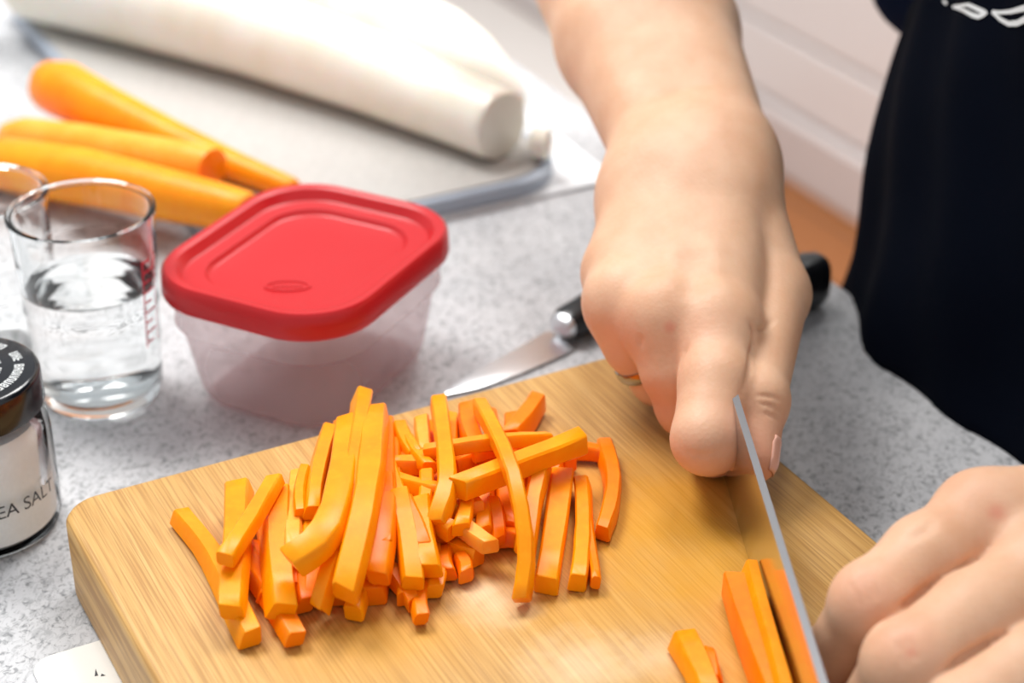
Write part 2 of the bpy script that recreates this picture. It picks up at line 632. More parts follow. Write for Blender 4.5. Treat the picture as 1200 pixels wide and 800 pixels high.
# ------------------------------------------------------------------ the room
EDGE = at(1200, 480, 0); EDGE[2] = ZC                # a point on the front edge of the worktop


def strip(a0, a1, b0, b1, z0, z1):
    """box along the worktop direction: a along U from EDGE, b along N from the edge"""
    pts = [EDGE + U * a + N * b for a, b in ((a0, b0), (a1, b0), (a1, b1), (a0, b1))]
    return prism([(p[0], p[1]) for p in pts], z0, z1)


CABF = at(960, 230, -ZC)                             # a point at the foot of the cabinets across the aisle
CB = float((CABF - EDGE) @ N)                        # its distance from the edge (negative: across the aisle)
v, f = strip(-4.4, 2.2, CB - 0.75, 1.6, -0.05, 0.0)
o = mesh_obj('floor', v, f, MAT_FLOOR, origin=(EDGE[0], EDGE[1], 0), smooth=False); tag(o, kind='structure')
v, f = strip(-4.4, 2.2, CB - 0.75, CB - 0.62, 0.0, 2.8)
o = mesh_obj('wall_back', v, f, MAT_WALL, smooth=False); tag(o, kind='structure')
v, f = strip(-4.52, -4.4, CB - 0.75, 1.6, 0.0, 2.8)
o = mesh_obj('wall_left', v, f, MAT_WALL, smooth=False); tag(o, kind='structure')

# worktop and the cabinet that carries it
v, f = strip(-1.25, 0.95, 0.0, 0.78, ZC - 0.035, ZC)
o = mesh_obj('worktop', v, f, MAT_TOP, origin=(EDGE[0], EDGE[1] - 0.4, ZC - 0.035), bevel=0.003)
tag(o, 'long pale grey speckled worktop that carries the boards, jar and glasses', 'worktop')
base = empty('base_cabinet', EDGE + N * 0.39 - UP * ZC)
tag(base, 'white base cabinet underneath the grey speckled worktop', 'cabinet')
v, f = strip(-1.22, 0.92, 0.05, 0.74, 0.0, ZC - 0.036); mesh_obj('body', v, f, MAT_WHITE, base, smooth=False)
for k in range(4):
    a0 = -1.21 + k * 0.533
    v, f = strip(a0, a0 + 0.525, 0.03, 0.049, 0.1, ZC - 0.06); mesh_obj('door', v, f, MAT_WHITE, base, bevel=0.002)

# drawer units across the aisle
UNITS = [(-4.3, -3.42, CB, 'white drawer unit across the aisle, at the far end of the blurred row'),
         (-3.416, -2.36, CB, 'white drawer unit across the aisle behind the beige mat, left of the forearm'),
         (-2.356, -1.38, CB, 'white drawer unit across the aisle, in view between the forearm and the navy apron'),
         (-1.376, -0.5, CB, 'white drawer unit across the aisle, right behind the navy apron')]
for a0, a1, cb, lab in UNITS:
    un = empty('drawer_unit', EDGE + U * (a0 + a1) / 2 + N * (cb - 0.29) - UP * ZC)
    tag(un, lab, 'cabinet', 'white drawer units across the aisle')
    back = cb - 0.58
    v, f = strip(a0, a1, back, cb - 0.02, 0.0, 0.86); mesh_obj('carcass', v, f, MAT_WHITE, un, smooth=False)
    v, f = strip(a0, a1, back, cb + 0.01, 0.86, 0.90); mesh_obj('worktop', v, f, MAT_TOP, un, smooth=False)
    v, f = strip(a0, a1, cb - 0.02, cb + 0.012, 0.0, 0.105); mesh_obj('plinth', v, f, MAT_PLINTH, un, bevel=0.008)
    for z0, z1 in ((0.112, 0.226), (0.232, 0.42), (0.426, 0.63), (0.636, 0.85)):
        v, f = strip(a0 + 0.002, a1 - 0.002, cb - 0.02, cb, z0, z1)
        dr = mesh_obj('drawer', v, f, MAT_WHITE, un, origin=EDGE + U * (a0 + a1) / 2 + N * cb + UP * (z0 - ZC), bevel=0.006)
        if z0 > .4:
            v, f = strip((a0 + a1) / 2 - .12, (a0 + a1) / 2 + .12, cb, cb + 0.02, z1 - 0.05, z1 - 0.035)
            mesh_obj('handle', v, f, MAT_STEEL2, dr, bevel=0.004)

v, f = strip(-3.6, -2.12, CB + 0.02, -0.25, 0.0005, 0.008)
o = mesh_obj('floor_mat', v, f, plain('beige_mat', srgb(232, 225, 219), 0.8, vary=0.03, scale=40), bevel=0.002)
tag(o, 'pale beige mat on the aisle floor, seen left of the forearm above the daikon', 'mat')

# ------------------------------------------------------------------ wooden board
CORN = at(757, 404, TH)                              # far corner of the board, before rounding
W_B, L_B = 0.2135, 0.335
cen = CORN + N * W_B / 2 + U * L_B / 2
rings = []
for ins, z in ((0.002, 0.0), (0.0, 0.002), (0.0, TH - 0.002), (0.0007, TH - 0.0006), (0.002, TH)):
    rr = rrect(cen[0], cen[1], L_B / 2 - ins, W_B / 2 - ins, 0.012, U, -N, 8)
    rings.append([(x, y, ZC + z) for x, y in rr])
v, f = loft(rings)
o = mesh_obj('cutting_board', v, f, MAT_WOOD, origin=BO)
tag(o, 'thick pale maple cutting board under the carrot sticks, stained yellow in the middle', 'cutting board')

# ------------------------------------------------------------------ stone board on a white sheet, daikon and carrots
TZ0, TZ1 = 0.0022, 0.0112
tc = at(676, 196, TZ1)
tw = float((at(52, 52, TZ1) - tc) @ N)
mc = at(724, 208, 0.002)
v, f = prism([(p[0], p[1]) for p in (mc, mc + N * (tw - 0.02), mc + N * (tw - 0.02) - U * 0.40, mc - U * 0.40)], ZC + 0.0002, ZC + 0.0020)
o = mesh_obj('white_sheet', v, f, MAT_MAT, smooth=False)
tag(o, 'thin white plastic sheet lying flat on the worktop under the pale grey board', 'sheet')
tl_ = 0.36
tcen = tc + N * tw / 2 - U * tl_ / 2
root = empty('grey_board', [tcen[0], tcen[1], ZC + TZ0])
tag(root, 'pale grey stone-look board with a rounded corner, carrying daikon and whole carrots', 'cutting board')


def board_ring(ins, z, ):
    return [(x, y, ZC + z) for x, y in rrect(tcen[0], tcen[1], tl_ / 2 - ins, tw / 2 - ins, 0.03, U, -N, 12)]


v, f = loft([board_ring(0.0015, TZ0), board_ring(0, TZ0 + 0.001), board_ring(0, TZ1 - 0.0022), board_ring(0.001, TZ1 - 0.0012), board_ring(0.003, TZ1 - 0.0012)], True, True)
mesh_obj('edge_band', v, f, MAT_TRAY_EDGE, root)
v, f = loft([board_ring(0.0036, TZ1 - 0.0012), board_ring(0.0036, TZ1 - 0.0003), board_ring(0.005, TZ1)])
mesh_obj('top_face', v, f, MAT_TRAY, root)


def sweep(pts, rad, n=24, squash=None, jitter=0.0, flat0=False, flat1=False):
    """round sweep along points; flat ends stay cut, others close smoothly"""
    pts = [np.asarray(p, float) for p in pts]
    rings = []
    for i, p in enumerate(pts):
        t = pts[min(i + 1, len(pts) - 1)] - pts[max(i - 1, 0)]; t /= np.linalg.norm(t)
        s = np.cross(t, UP); s /= np.linalg.norm(s); w = np.cross(s, t)
        r = rad[i]
        ring = []
        for k in range(n):
            a = 2 * math.pi * k / n
            q = r * (1 + jitter * math.sin(3 * a + i) + jitter * math.sin(5 * a + i * 1.7))
            ring.append(p + s * q * math.cos(a) + w * q * math.sin(a))
        rings.append(ring)
    return rings


def root_veg(name, p0, p1, prof, m, mcut=None, sag=0.0, cut1=True, cut0=False, n=28):
    """prof: list of (t, radius); root lies on a surface; p0, p1 ends of the axis"""
    p0, p1 = np.asarray(p0, float), np.asarray(p1, float)
    pts, rad = [], []
    for t, r in prof:
        p = p0 + (p1 - p0) * t
        p = p + np.cross(UP, (p1 - p0)) * sag * math.sin(math.pi * t)
        pts.append(p); rad.append(r)
    rings = sweep(pts, rad, n, jitter=0.006)
    v, f = loft(rings)
    obj_ = mesh_obj(name, v, f, m, origin=[*(0.5 * (p0 + p1))[:2], min(p[2] for p in rings[len(rings) // 2])])
    if mcut:
        obj_.data.materials.append(mcut)
        obj_.data.polygons.foreach_get  # keep reference
        for pl in obj_.data.polygons:
            if len(pl.vertices) > 4: pl.material_index = 1
    return obj_


def rise(p, z):
    q = np.array(p, float); q[2] = ZC + z
    return q


# daikon: axis seen from the thin far-left end to the cut end
e1 = at(590, 148, TZ1 + 0.0165)
e0 = at(10, -22, TZ1 + 0.018)
prof = [(0.0, 0.004), (0.012, 0.012), (0.04, 0.0185), (0.1, 0.0225), (0.25, 0.0235), (0.5, 0.0225), (0.75, 0.0195), (0.9, 0.0172), (0.985, 0.0165), (0.997, 0.0158), (1.0, 0.0145)]


def lying(p0, p1, prof, name, m, mcut, zb, **k):
    """keep the underside on the surface by lifting each ring to its own radius"""
    zb0, zb1 = zb if isinstance(zb, tuple) else (zb, zb)
    p0, p1 = np.asarray(p0, float), np.asarray(p1, float)
    pts = []
    sag = k.pop('sag', 0.0)
    side = np.cross(UP, p1 - p0); side /= np.linalg.norm(side)
    for t, r in prof:
        p = p0 + (p1 - p0) * t + side * sag * math.sin(math.pi * t)
        p[2] = ZC + zb0 + (zb1 - zb0) * t + r
        pts.append(p)
    # end rings keep the height of their neighbour so that cut ends stay upright
    for i in range(len(pts)):
        if prof[i][0] >= 0.985: pts[i][2] = ZC + zb1 + max(r for t, r in prof if t >= 0.985)
        if prof[i][0] <= 0.02: pts[i][2] = ZC + zb0 + max(r for t, r in prof if t <= 0.04)
    rings = sweep(pts, [r for _, r in prof], 32, jitter=0.006)
    v, f = loft(rings)
    o = mesh_obj(name, v, f, m, origin=[*(0.5 * (p0 + p1))[:2], ZC + min(zb0, zb1)])
    if mcut:
        o.data.materials.append(mcut)
        for pl in o.data.polygons:
            if len(pl.vertices) > 4: pl.material_index = 1
    return o


o = lying(e0, e1, prof, 'daikon', MAT_DAIKON, MAT_DAIKON_CUT, TZ1, sag=0.012)
tag(o, 'long peeled white daikon radish, nearer of the two, with its cut end facing right', 'daikon', 'daikon radishes')
e1b = at(612, 122, TZ1 + 0.006); e0b = at(200, -70, TZ1 + 0.02)
prof2 = [(0.0, 0.006), (0.02, 0.014), (0.06, 0.019), (0.3, 0.0225), (0.6, 0.0222), (0.8, 0.0195), (0.87, 0.0165), (0.92, 0.0130), (0.96, 0.0095), (0.985, 0.0062), (0.995, 0.0040), (1.0, 0.0015)]
o = lying(e0b, e1b, prof2, 'daikon', MAT_DAIKON, MAT_DAIKON_CUT, TZ1)
tag(o, 'second white daikon lying behind the long one, mostly hidden by it', 'daikon', 'daikon radishes')

# small trimmed-off end of daikon behind the cut face
oc = at(637, 168, TZ1 + 0.0075)
od = turn(0.75, -0.2)
v, f = loft(sweep([oc - od * .007, oc - od * .006, oc + od * .003, oc + od * .0045], [.0062, .0074, .0070, .0052], 24))
o = mesh_obj('daikon_end', v, f, MAT_DAIKON)
tag(o, 'small trimmed-off end of daikon beside the cut face, near the rounded board corner', 'daikon')

# whole peeled carrots
ca0, ca1 = at(48, 98, TZ1 + 0.012), at(346, 222, TZ1 + 0.005)
o = lying(ca0, ca1, [(0, 0.004), (0.015, 0.009), (0.05, 0.0125), (0.12, 0.0138), (0.3, 0.0118), (0.55, 0.0092), (0.8, 0.0066), (0.985, 0.005), (0.995, 0.0045), (1, 0.003)], 'carrot', MAT_WHOLE, None, TZ1, sag=-0.003)
tag(o, 'whole peeled carrot nearest the daikon, with a fat rounded end tapering to the right', 'carrot', 'peeled whole carrots')
cb0, cb1 = at(8, 158, 0.0105), at(250, 198, 0.0175 + 0.0095)
o = lying(cb0, cb1, [(0, 0.006), (0.02, 0.0085), (0.1, 0.0098), (0.4, 0.0102), (0.8, 0.0098), (0.985, 0.0094), (0.997, 0.009), (1, 0.0084)], 'carrot', MAT_CARROT_PALE, MAT_CARROT_DEEP, (0.0004, 0.0178))
tag(o, 'halved peeled carrot in the middle of the three, with a square cut end', 'carrot', 'peeled whole carrots')
cc0, cc1 = at(-20, 190, 0.0125), at(292, 250, 0.0155 + 0.009)
o = lying(cc0, cc1, [(0, 0.006), (0.02, 0.010), (0.1, 0.0125), (0.4, 0.0128), (0.7, 0.0112), (0.9, 0.0098), (0.985, 0.0088), (0.997, 0.008), (1, 0.0065)], 'carrot', MAT_WHOLE, None, (0.0004, 0.0158))
tag(o, 'peeled carrot closest to the glass and the red lid, partly behind the glass', 'carrot', 'peeled whole carrots')

# ------------------------------------------------------------------ lidded tub
A1 = turn(0.456, 0.89); A1 /= np.linalg.norm(A1)
A2 = np.array([A1[1], -A1[0], 0])
TC = turn(-0.0745, 0.6115)[:2]
LZ = 0.0545
root = empty('food_container', [TC[0], TC[1], ZC])
tag(root, 'frosted plastic food container with a red snap-on lid on the grey worktop', 'container')
HA, HB_ = 0.0498, 0.0422


def cring(ins, z, r=0.026):
    return [(x, y, ZC + z) for x, y in rrect(TC[0], TC[1], HA - ins, HB_ - ins, max(r - ins * 0.6, 0.008), A1, A2, 12)]


lid = loft([cring(0.0022, LZ - 0.0100), cring(0.0004, LZ - 0.0100), cring(0.0, LZ - 0.0088), cring(0.0004, LZ - 0.0014), cring(0.0016, LZ), cring(0.0042, LZ), cring(0.0054, LZ - 0.0010),
            cring(0.0064, LZ - 0.0040), cring(0.0074, LZ - 0.0046), cring(0.0125, LZ - 0.0040), cring(0.0136, LZ - 0.0043), cring(0.0146, LZ - 0.0060), cring(0.0158, LZ - 0.0064), cring(0.032, LZ - 0.0062, 0.02)], False, True)
lo_ = mesh_obj('lid', *lid, MAT_RED, root)
under = loft([cring(0.0022, LZ - 0.0095), cring(0.0026, LZ - 0.0074), cring(0.034, LZ - 0.0076, 0.02)], False, True)
mesh_obj('lid_underside', *under, MAT_RED, root)
# small raised oval mark on the lid
mk = []
mcn = np.array([*at(337, 335, LZ - 0.0062)[:2], ZC + LZ - 0.0062])
for (du, dv, hu, hv) in ((0, 0, 0.0085, 0.0026),):
    outer = [tuple(mcn + RGT * hu * math.cos(a) + AHEAD * hv * 1.6 * math.sin(a)) for a in np.linspace(0, 2 * math.pi, 28, endpoint=False)]
    inner = [tuple(mcn + RGT * hu * 0.86 * math.cos(a) + AHEAD * hv * 1.25 * math.sin(a)) for a in np.linspace(0, 2 * math.pi, 28, endpoint=False)]
    mk.append(loft([outer, [(x, y, z + 0.0003) for x, y, z in outer], [(x, y, z + 0.0003) for x, y, z in inner], inner], False, False))
for i in range(7):
    c = mcn + RGT * (-0.0048 + 0.0016 * i) + UP * 0.00015
    mk.append(obox(c, RGT, AHEAD, UP, 0.0004, 0.0014 if i % 2 else 0.0010, 0.0002))
mesh_obj('embossed_mark', *merge(*mk), MAT_RED, lo_, smooth=False)
tub_prof = [(0.0030, LZ - 0.0082), (0.0034, 0.0345), (0.0030, 0.0335), (0.0038, 0.0325), (0.0054, 0.031), (0.0078, 0.016), (0.0096, 0.006), (0.0118, 0.002), (0.0158, 0.0004)]
mesh_obj('tub', *loft([cring(i, z) for i, z in tub_prof] + [cring(0.034, 0.0004, 0.02)], False, True), MAT_TUB, root)

# ------------------------------------------------------------------ measuring glasses
def glass(base, R0, R1, H, wl, label):
    g = empty('measuring_glass', [base[0], base[1], ZC])
    tag(g, label, 'glass', 'clear measuring glasses')
    wall = 0.0016
    outer = [(0.0, 0.0003), (R0 - 0.004, 0.0003), (R0 - 0.0012, 0.0012), (R0, 0.004)]
    for t in np.linspace(0.1, 0.97, 26):
        z = H * t
        r = R0 + (R1 - R0) * t
        for zr in (0.30, 0.52, 0.74):
            r += 0.0005 * math.exp(-((t - zr) / 0.018) ** 2)
        outer.append((r, z))
    outer += [(R1 + 0.0006, H - 0.002), (R1 + 0.0006, H - 0.0006), (R1 - 0.0004, H), (R1 - wall, H - 0.0006)]
    inner = [(R1 - wall - 0.0002, H * 0.9)]
    for t in np.linspace(0.85, 0.14, 16): inner.append((R0 + (R1 - R0) * t - wall, H * t))
    inner += [(R0 - wall - 0.002, 0.0062), (R0 - wall - 0.008, 0.005), (0.0, 0.0048)]
    mesh_obj('glass_body', *lathe(base, outer + inner, 80), MAT_GLASS, g, weld=True)
    if wl:
        wt = wl / H
        wp = [(0.0, 0.0046), (R0 - wall - 0.0075, 0.0048), (R0 - wall - 0.0016, 0.006)] + [(R0 + (R1 - R0) * t - wall + 0.0003, H * t) for t in np.linspace(0.15, wt, 8)]
        r_end = wp[-1][0]
        wp += [(r_end - 0.001, wl - 0.0006), (r_end - 0.003, wl - 0.0008), (0.0, wl - 0.0008)]
        w = mesh_obj('water', *lathe(base, wp, 64), MAT_WATER, origin=[base[0], base[1], ZC + 0.005], weld=True)
        tag(w, 'clear water standing in ' + label.split(',')[0].replace('clear', 'the clear'), 'water')
    return g


def on_cyl(base, R0, R1, H, ang, z, off=0.0001):
    r = R0 + (R1 - R0) * (z / H) + off
    return np.array([base[0] + r * math.cos(ang), base[1] + r * math.sin(ang), ZC + z])


gb = at(121, 460, 0); GH = 0.0755
GR0, GR1 = 0.0222, 0.0256
g = glass(gb, GR0, GR1, GH, 0.047, 'clear measuring glass with red markings, between the salt jar and the red-lidded container')
V, Fc = [], []


def patch(a0, a1, z0, z1):
    n = max(2, int(abs(a1 - a0) / 0.06) + 1)
    for i in range(n):
        aa, ab = a0 + (a1 - a0) * i / n, a0 + (a1 - a0) * (i + 1) / n
        o_ = len(V)
        V.extend([on_cyl(gb, GR0, GR1, GH, aa, z0, 0.0007), on_cyl(gb, GR0, GR1, GH, ab, z0, 0.0007), on_cyl(gb, GR0, GR1, GH, ab, z1, 0.0007), on_cyl(gb, GR0, GR1, GH, aa, z1, 0.0007)])
        Fc.append((o_, o_ + 1, o_ + 2, o_ + 3))


a_s = YAW + math.radians(-12)
for a_c in (a_s, a_s - 0.30):
    patch(a_c - 0.014, a_c + 0.014, 0.026, 0.061)
for k in range(9):
    z = 0.0275 + k * 0.004
    patch(a_s - 0.28, a_s - (0.05 if k % 2 else 0.13), z, z + 0.0009)
mesh_obj('red_scale', V, Fc, MAT_REDPRINT, g, smooth=False)
gb2 = at(2, 425, 0)
glass(gb2, 0.0215, 0.0252, 0.072, 0.0, 'clear empty glass at the left edge behind the black jar lid')

# ------------------------------------------------------------------ jar of sea salt
jb = at(-17, 611, 0); JR, JH = 0.0255, 0.058
root = empty('salt_jar', [jb[0], jb[1], ZC])
tag(root, 'small clear glass jar of sea salt with a black screw lid at the left edge', 'jar')
outer = [(0, 0.0003), (JR - 0.004, 0.0003), (JR - 0.001, 0.0015), (JR, 0.0045), (JR, 0.034), (JR - 0.0006, 0.0385), (JR - 0.0028, 0.0425), (JR - 0.0036, 0.045), (JR - 0.0036, 0.053)]
inner = [(JR - 0.0056, 0.053), (JR - 0.0056, 0.044), (JR - 0.003, 0.038), (JR - 0.0018, 0.034), (JR - 0.0018, 0.0044), (JR - 0.004, 0.0022), (0, 0.002)]
mesh_obj('glass_body', *lathe(jb, outer + inner, 80), MAT_JAR, root, weld=True)
LR = JR - 0.0008
lidp = [(JR - 0.0034, 0.0455), (LR, 0.0455), (LR + 0.0003, 0.047), (LR, 0.0562), (LR - 0.0006, 0.0574), (LR - 0.002, 0.058), (0.0, 0.058)]
lid = mesh_obj('lid', *lathe(jb, lidp, 80), MAT_LID, root, weld=True)
mk = []
ZL = ZC + 0.0581


def glyphs(r, h, n, seed):
    """rings of tiny letter-like strokes, too small to read"""
    rnd = random.Random(seed)
    for k in range(n):
        a = 2 * math.pi * k / n
        e_r = np.array([math.cos(a), math.sin(a), 0]); e_t = np.array([-e_r[1], e_r[0], 0])
        c = np.array([jb[0], jb[1], ZL]) + e_r * r
        w = 2 * math.pi * r / n * 0.34
        if rnd.random() < 0.12: continue
        for s in (-1, 1):
            if rnd.random() < 0.8: mk.append(obox(c + e_t * w * s * 0.8, e_r, e_t, UP, h / 2, w * 0.28, 0.00006))
        for q in (-1, 0, 1):
            if rnd.random() < 0.5: mk.append(obox(c + e_r * h * 0.42 * q, e_r, e_t, UP, h * 0.09, w * 0.9, 0.00006))


glyphs(LR * 0.74, 0.0030, 54, 1); glyphs(LR * 0.46, 0.0030, 32, 2)
mesh_obj('white_lettering', *merge(*mk), MAT_PRINT, lid, smooth=False)
sp = [(0, 0.0022), (JR - 0.0042, 0.0024), (JR - 0.0016, 0.0046), (JR - 0.0020, 0.0345), (JR - 0.0032, 0.0378), (JR - 0.0042, 0.0400), (JR - 0.010, 0.0412), (0, 0.0420)]
o = mesh_obj('sea_salt', *lathe(jb, sp, 64), MAT_SALT, origin=[jb[0], jb[1], ZC + 0.004], weld=True)
tag(o, 'white fine sea salt filling the glass jar with the black lid', 'salt', kind='stuff')
# the words on the jar, wrapped round the glass
tcu = bpy.data.curves.new('lettering', 'FONT'); tcu.body = 'SEA SALT'; tcu.size = 0.0067; tcu.align_x = 'CENTER'; tcu.space_character = 0.97
tob = bpy.data.objects.new('lettering', tcu); COL.objects.link(tob)
dg = bpy.context.evaluated_depsgraph_get()
tme = bpy.data.meshes.new_from_object(tob.evaluated_get(dg))
bpy.data.objects.remove(tob)
bm = bmesh.new(); bm.from_mesh(tme)
bmesh.ops.triangulate(bm, faces=bm.faces)
bmesh.ops.subdivide_edges(bm, edges=[e for e in bm.edges if e.calc_length() > 0.0012], cuts=1)
a_mid = YAW + math.radians(-40)
for vv in bm.verts:
    a = a_mid + vv.co.x / JR
    z = 0.0165 + vv.co.y
    vv.co = Vector(((JR + 0.0002) * math.cos(a), (JR + 0.0002) * math.sin(a), z))
bm.to_mesh(tme); bm.free()
tme.materials.clear(); tme.materials.append(MAT_TEXT)
to = bpy.data.objects.new('lettering', tme); COL.objects.link(to); to.parent = root

# ------------------------------------------------------------------ scrap of printed paper by the board
pc = at(92, 772, 0)
rr = rrect(*(at(108, 797, 0)[:2]), 0.0165, 0.0145, 0.007, U, -N, 8)
root = empty('paper_scrap', [pc[0], pc[1], ZC])
tag(root, 'small white paper scrap with a black mark, half under the wooden board', 'paper')
v, f = prism(rr, ZC + 0.0002, ZC + 0.0006); mesh_obj('paper', v, f, MAT_PAPER, root, smooth=False)
mk = []
for pts in (((112, 783), (115, 791), (111, 792)), ((119, 789), (124, 791), (118, 792))):
    q = [at(x, y, 0.0007) for x, y in pts]
    mk.append(([tuple(p) for p in q], [(0, 1, 2)]))
mesh_obj('printed_mark', *merge(*mk), MAT_TEXT, root, smooth=False)

# ------------------------------------------------------------------ knives
def blade_mesh(outline, thick_top, thick_edge, origin, ex, ey, ez):
    """outline: list of (s, top t, bottom t); ex along, ey up in the blade plane, ez across"""
    rings = []
    for s, t1, t0 in outline:
        c = origin + ex * s
        mid = t0 + (t1 - t0) * 0.35
        rings.append([c + ey * t1 + ez * thick_top / 2, c + ey * mid + ez * thick_top * 0.42, c + ey * t0 + ez * thick_edge / 2,
                      c + ey * t0 - ez * thick_edge / 2, c + ey * mid - ez * thick_top * 0.42, c + ey * t1 - ez * thick_top / 2])
    return loft(rings)


def handle_mesh(secs, origin, ex, ey, ez, n=20, p=2.6):
    """secs: (s, centre t, half height, half width); superellipse sections"""
    rings = []
    for s, ct, hh, hw in secs:
        ring = []
        for k in range(n):
            a = 2 * math.pi * k / n
            ca, sa = math.cos(a), math.sin(a)
            ring.append(origin + ex * s + ey * (ct + hh * math.copysign(abs(sa) ** (2 / p), sa)) + ez * hw * math.copysign(abs(ca) ** (2 / p), ca))
        rings.append(ring)
    return loft(rings)


# the knife in the hand: stands on its edge, spine up
ks = at(865, 475, TH + 0.035)
kd = at(965, 800, TH + 0.0315) - ks; kd[2] = 0; kd /= np.linalg.norm(kd)
ks0 = ks - kd * 0.030; ks0[2] = ZC + TH
side = np.cross(kd, UP)
root = empty('kitchen_knife', ks0)
tag(root, 'steel kitchen knife held upright in the right hand, its edge on the wooden board', 'knife')
out = [(0.0, 0.0358, 0.0006), (0.03, 0.035, 0.0006), (0.08, 0.0336, 0.0006), (0.13, 0.0323, 0.0006), (0.16, 0.0314, 0.0010), (0.18, 0.0306, 0.0040), (0.2, 0.0295, 0.0100), (0.214, 0.0284, 0.0180), (0.222, 0.0276, 0.0265)]
v, f = blade_mesh(out, 0.0022, 0.0003, ks0, kd, UP, side)
bl = mesh_obj('blade', v, f, MAT_STEEL, root)
bl.data.materials.append(MAT_SPINE)
for pl in bl.data.polygons:
    if pl.normal.z > 0.7: pl.material_index = 1
v, f = handle_mesh([(0.004, 0.024, 0.0105, 0.0045), (-0.004, 0.026, 0.0095, 0.0062), (-0.014, 0.0275, 0.0085, 0.0072)], ks0, kd, UP, side)
mesh_obj('bolster', v, f, MAT_STEEL2, root)
v, f = handle_mesh([(-0.014, 0.0275, 0.0086, 0.0073), (-0.03, 0.027, 0.0088, 0.0078), (-0.06, 0.0262, 0.0094, 0.0080), (-0.085, 0.0258, 0.0098, 0.0082), (-0.094, 0.0256, 0.0088, 0.0074), (-0.097, 0.0256, 0.006, 0.005)], ks0, kd, UP, side)
mesh_obj('handle', v, f, MAT_BLACK, root)

# second knife lying flat on the worktop behind the board
k0 = at(523, 463, 0.001); k1 = at(655, 391, 0.003)
ex = k1 - k0; ex[2] = 0; LB = float(np.linalg.norm(ex)); ex /= LB
ey = np.cross(UP, ex)                       # to the far side: spine
root = empty('paring_knife', [k0[0], k0[1], ZC])
tag(root, 'small knife lying flat on the worktop behind the wooden board, black handle under the fist', 'knife')
org = np.array([k0[0], k0[1], ZC + 0.0012])
out = [(0.0, 0.0010, 0.0), (0.012, 0.0030, -0.0050), (0.03, 0.0042, -0.0085), (0.045, 0.0050, -0.0100), (LB - 0.004, 0.0058, -0.0104), (LB, 0.0058, -0.0090)]
v, f = blade_mesh(out, 0.0018, 0.0003, org, ex, ey, UP)
mesh_obj('blade', v, f, MAT_STEEL2, root)
v, f = handle_mesh([(LB - 0.0015, -0.002, 0.0052, 0.0030), (LB, -0.002, 0.0060, 0.0044), (LB + 0.003, -0.002, 0.0064, 0.0050)], org + UP * 0.0062, ex, ey, UP)
mesh_obj('bolster', v, f, MAT_STEEL2, root)
v, f = handle_mesh([(LB + 0.001, -0.002, 0.0062, 0.0048), (LB + 0.003, -0.002, 0.0074, 0.0058), (LB + 0.03, -0.001, 0.0084, 0.0066), (LB + 0.06, -0.001, 0.0092, 0.0070), (LB + 0.078, -0.001, 0.0086, 0.0066), (LB + 0.084, -0.001, 0.005, 0.004)], org + UP * 0.0062, ex, ey, UP)
hd = mesh_obj('handle', v, f, MAT_BLACK, root)
for s in (0.014, 0.038, 0.062):
    c = org + ex * (LB + s) + UP * 0.0128
    v, f = loft([[c + ex * 0.0016 * math.cos(a) + ey * 0.0016 * math.sin(a) + UP * h_ for a in np.linspace(0, 2 * math.pi, 14, endpoint=False)] for h_ in (-0.001, 0.0002)])
    mesh_obj('rivet', v, f, MAT_SILVER, hd)

# black-handled peeler near the front edge, mostly behind the hand
q1 = at(964, 320, 0.0125); q0 = at(840, 365, 0.0125)
ex = q0 - q1; ex[2] = 0; ex /= np.linalg.norm(ex); ey = np.cross(UP, ex)
root = empty('peeler', [q1[0], q1[1], ZC])
tag(root, 'black-handled vegetable peeler near the front edge, mostly hidden behind the knife hand', 'peeler')
org = np.array([q1[0], q1[1], ZC + 0.0115])
v, f = handle_mesh([(0.0, 0, 0.004, 0.007), (0.002, 0, 0.007, 0.0102), (0.007, 0, 0.009, 0.0110), (0.03, 0, 0.0085, 0.0105), (0.05, 0, 0.0065, 0.0085)], org, ex, ey, UP, 24, 3.0)
mesh_obj('handle', v, f, MAT_BLACK, root)
fk = []
for s in (-1, 1):
    fk.append(obox(org + ex * 0.066 + ey * 0.0062 * s, ex, ey, UP, 0.018, 0.0012, 0.0016))
fk.append(obox(org + ex * 0.049, ex, ey, UP, 0.002, 0.0072, 0.0018))
mesh_obj('fork', *merge(*fk), MAT_STEEL2, root, bevel=0.0005)
v, f = obox(org + ex * 0.068, ex, ey, UP, 0.013, 0.0052, 0.0006); mesh_obj('blade', v, f, MAT_STEEL, root)

# ------------------------------------------------------------------ cut carrots
L1, L2, L3, L4 = TH + 0.0034, TH + 0.0098, TH + 0.0160, TH + 0.0220
GRP = 'cut carrot sticks on the wooden board'


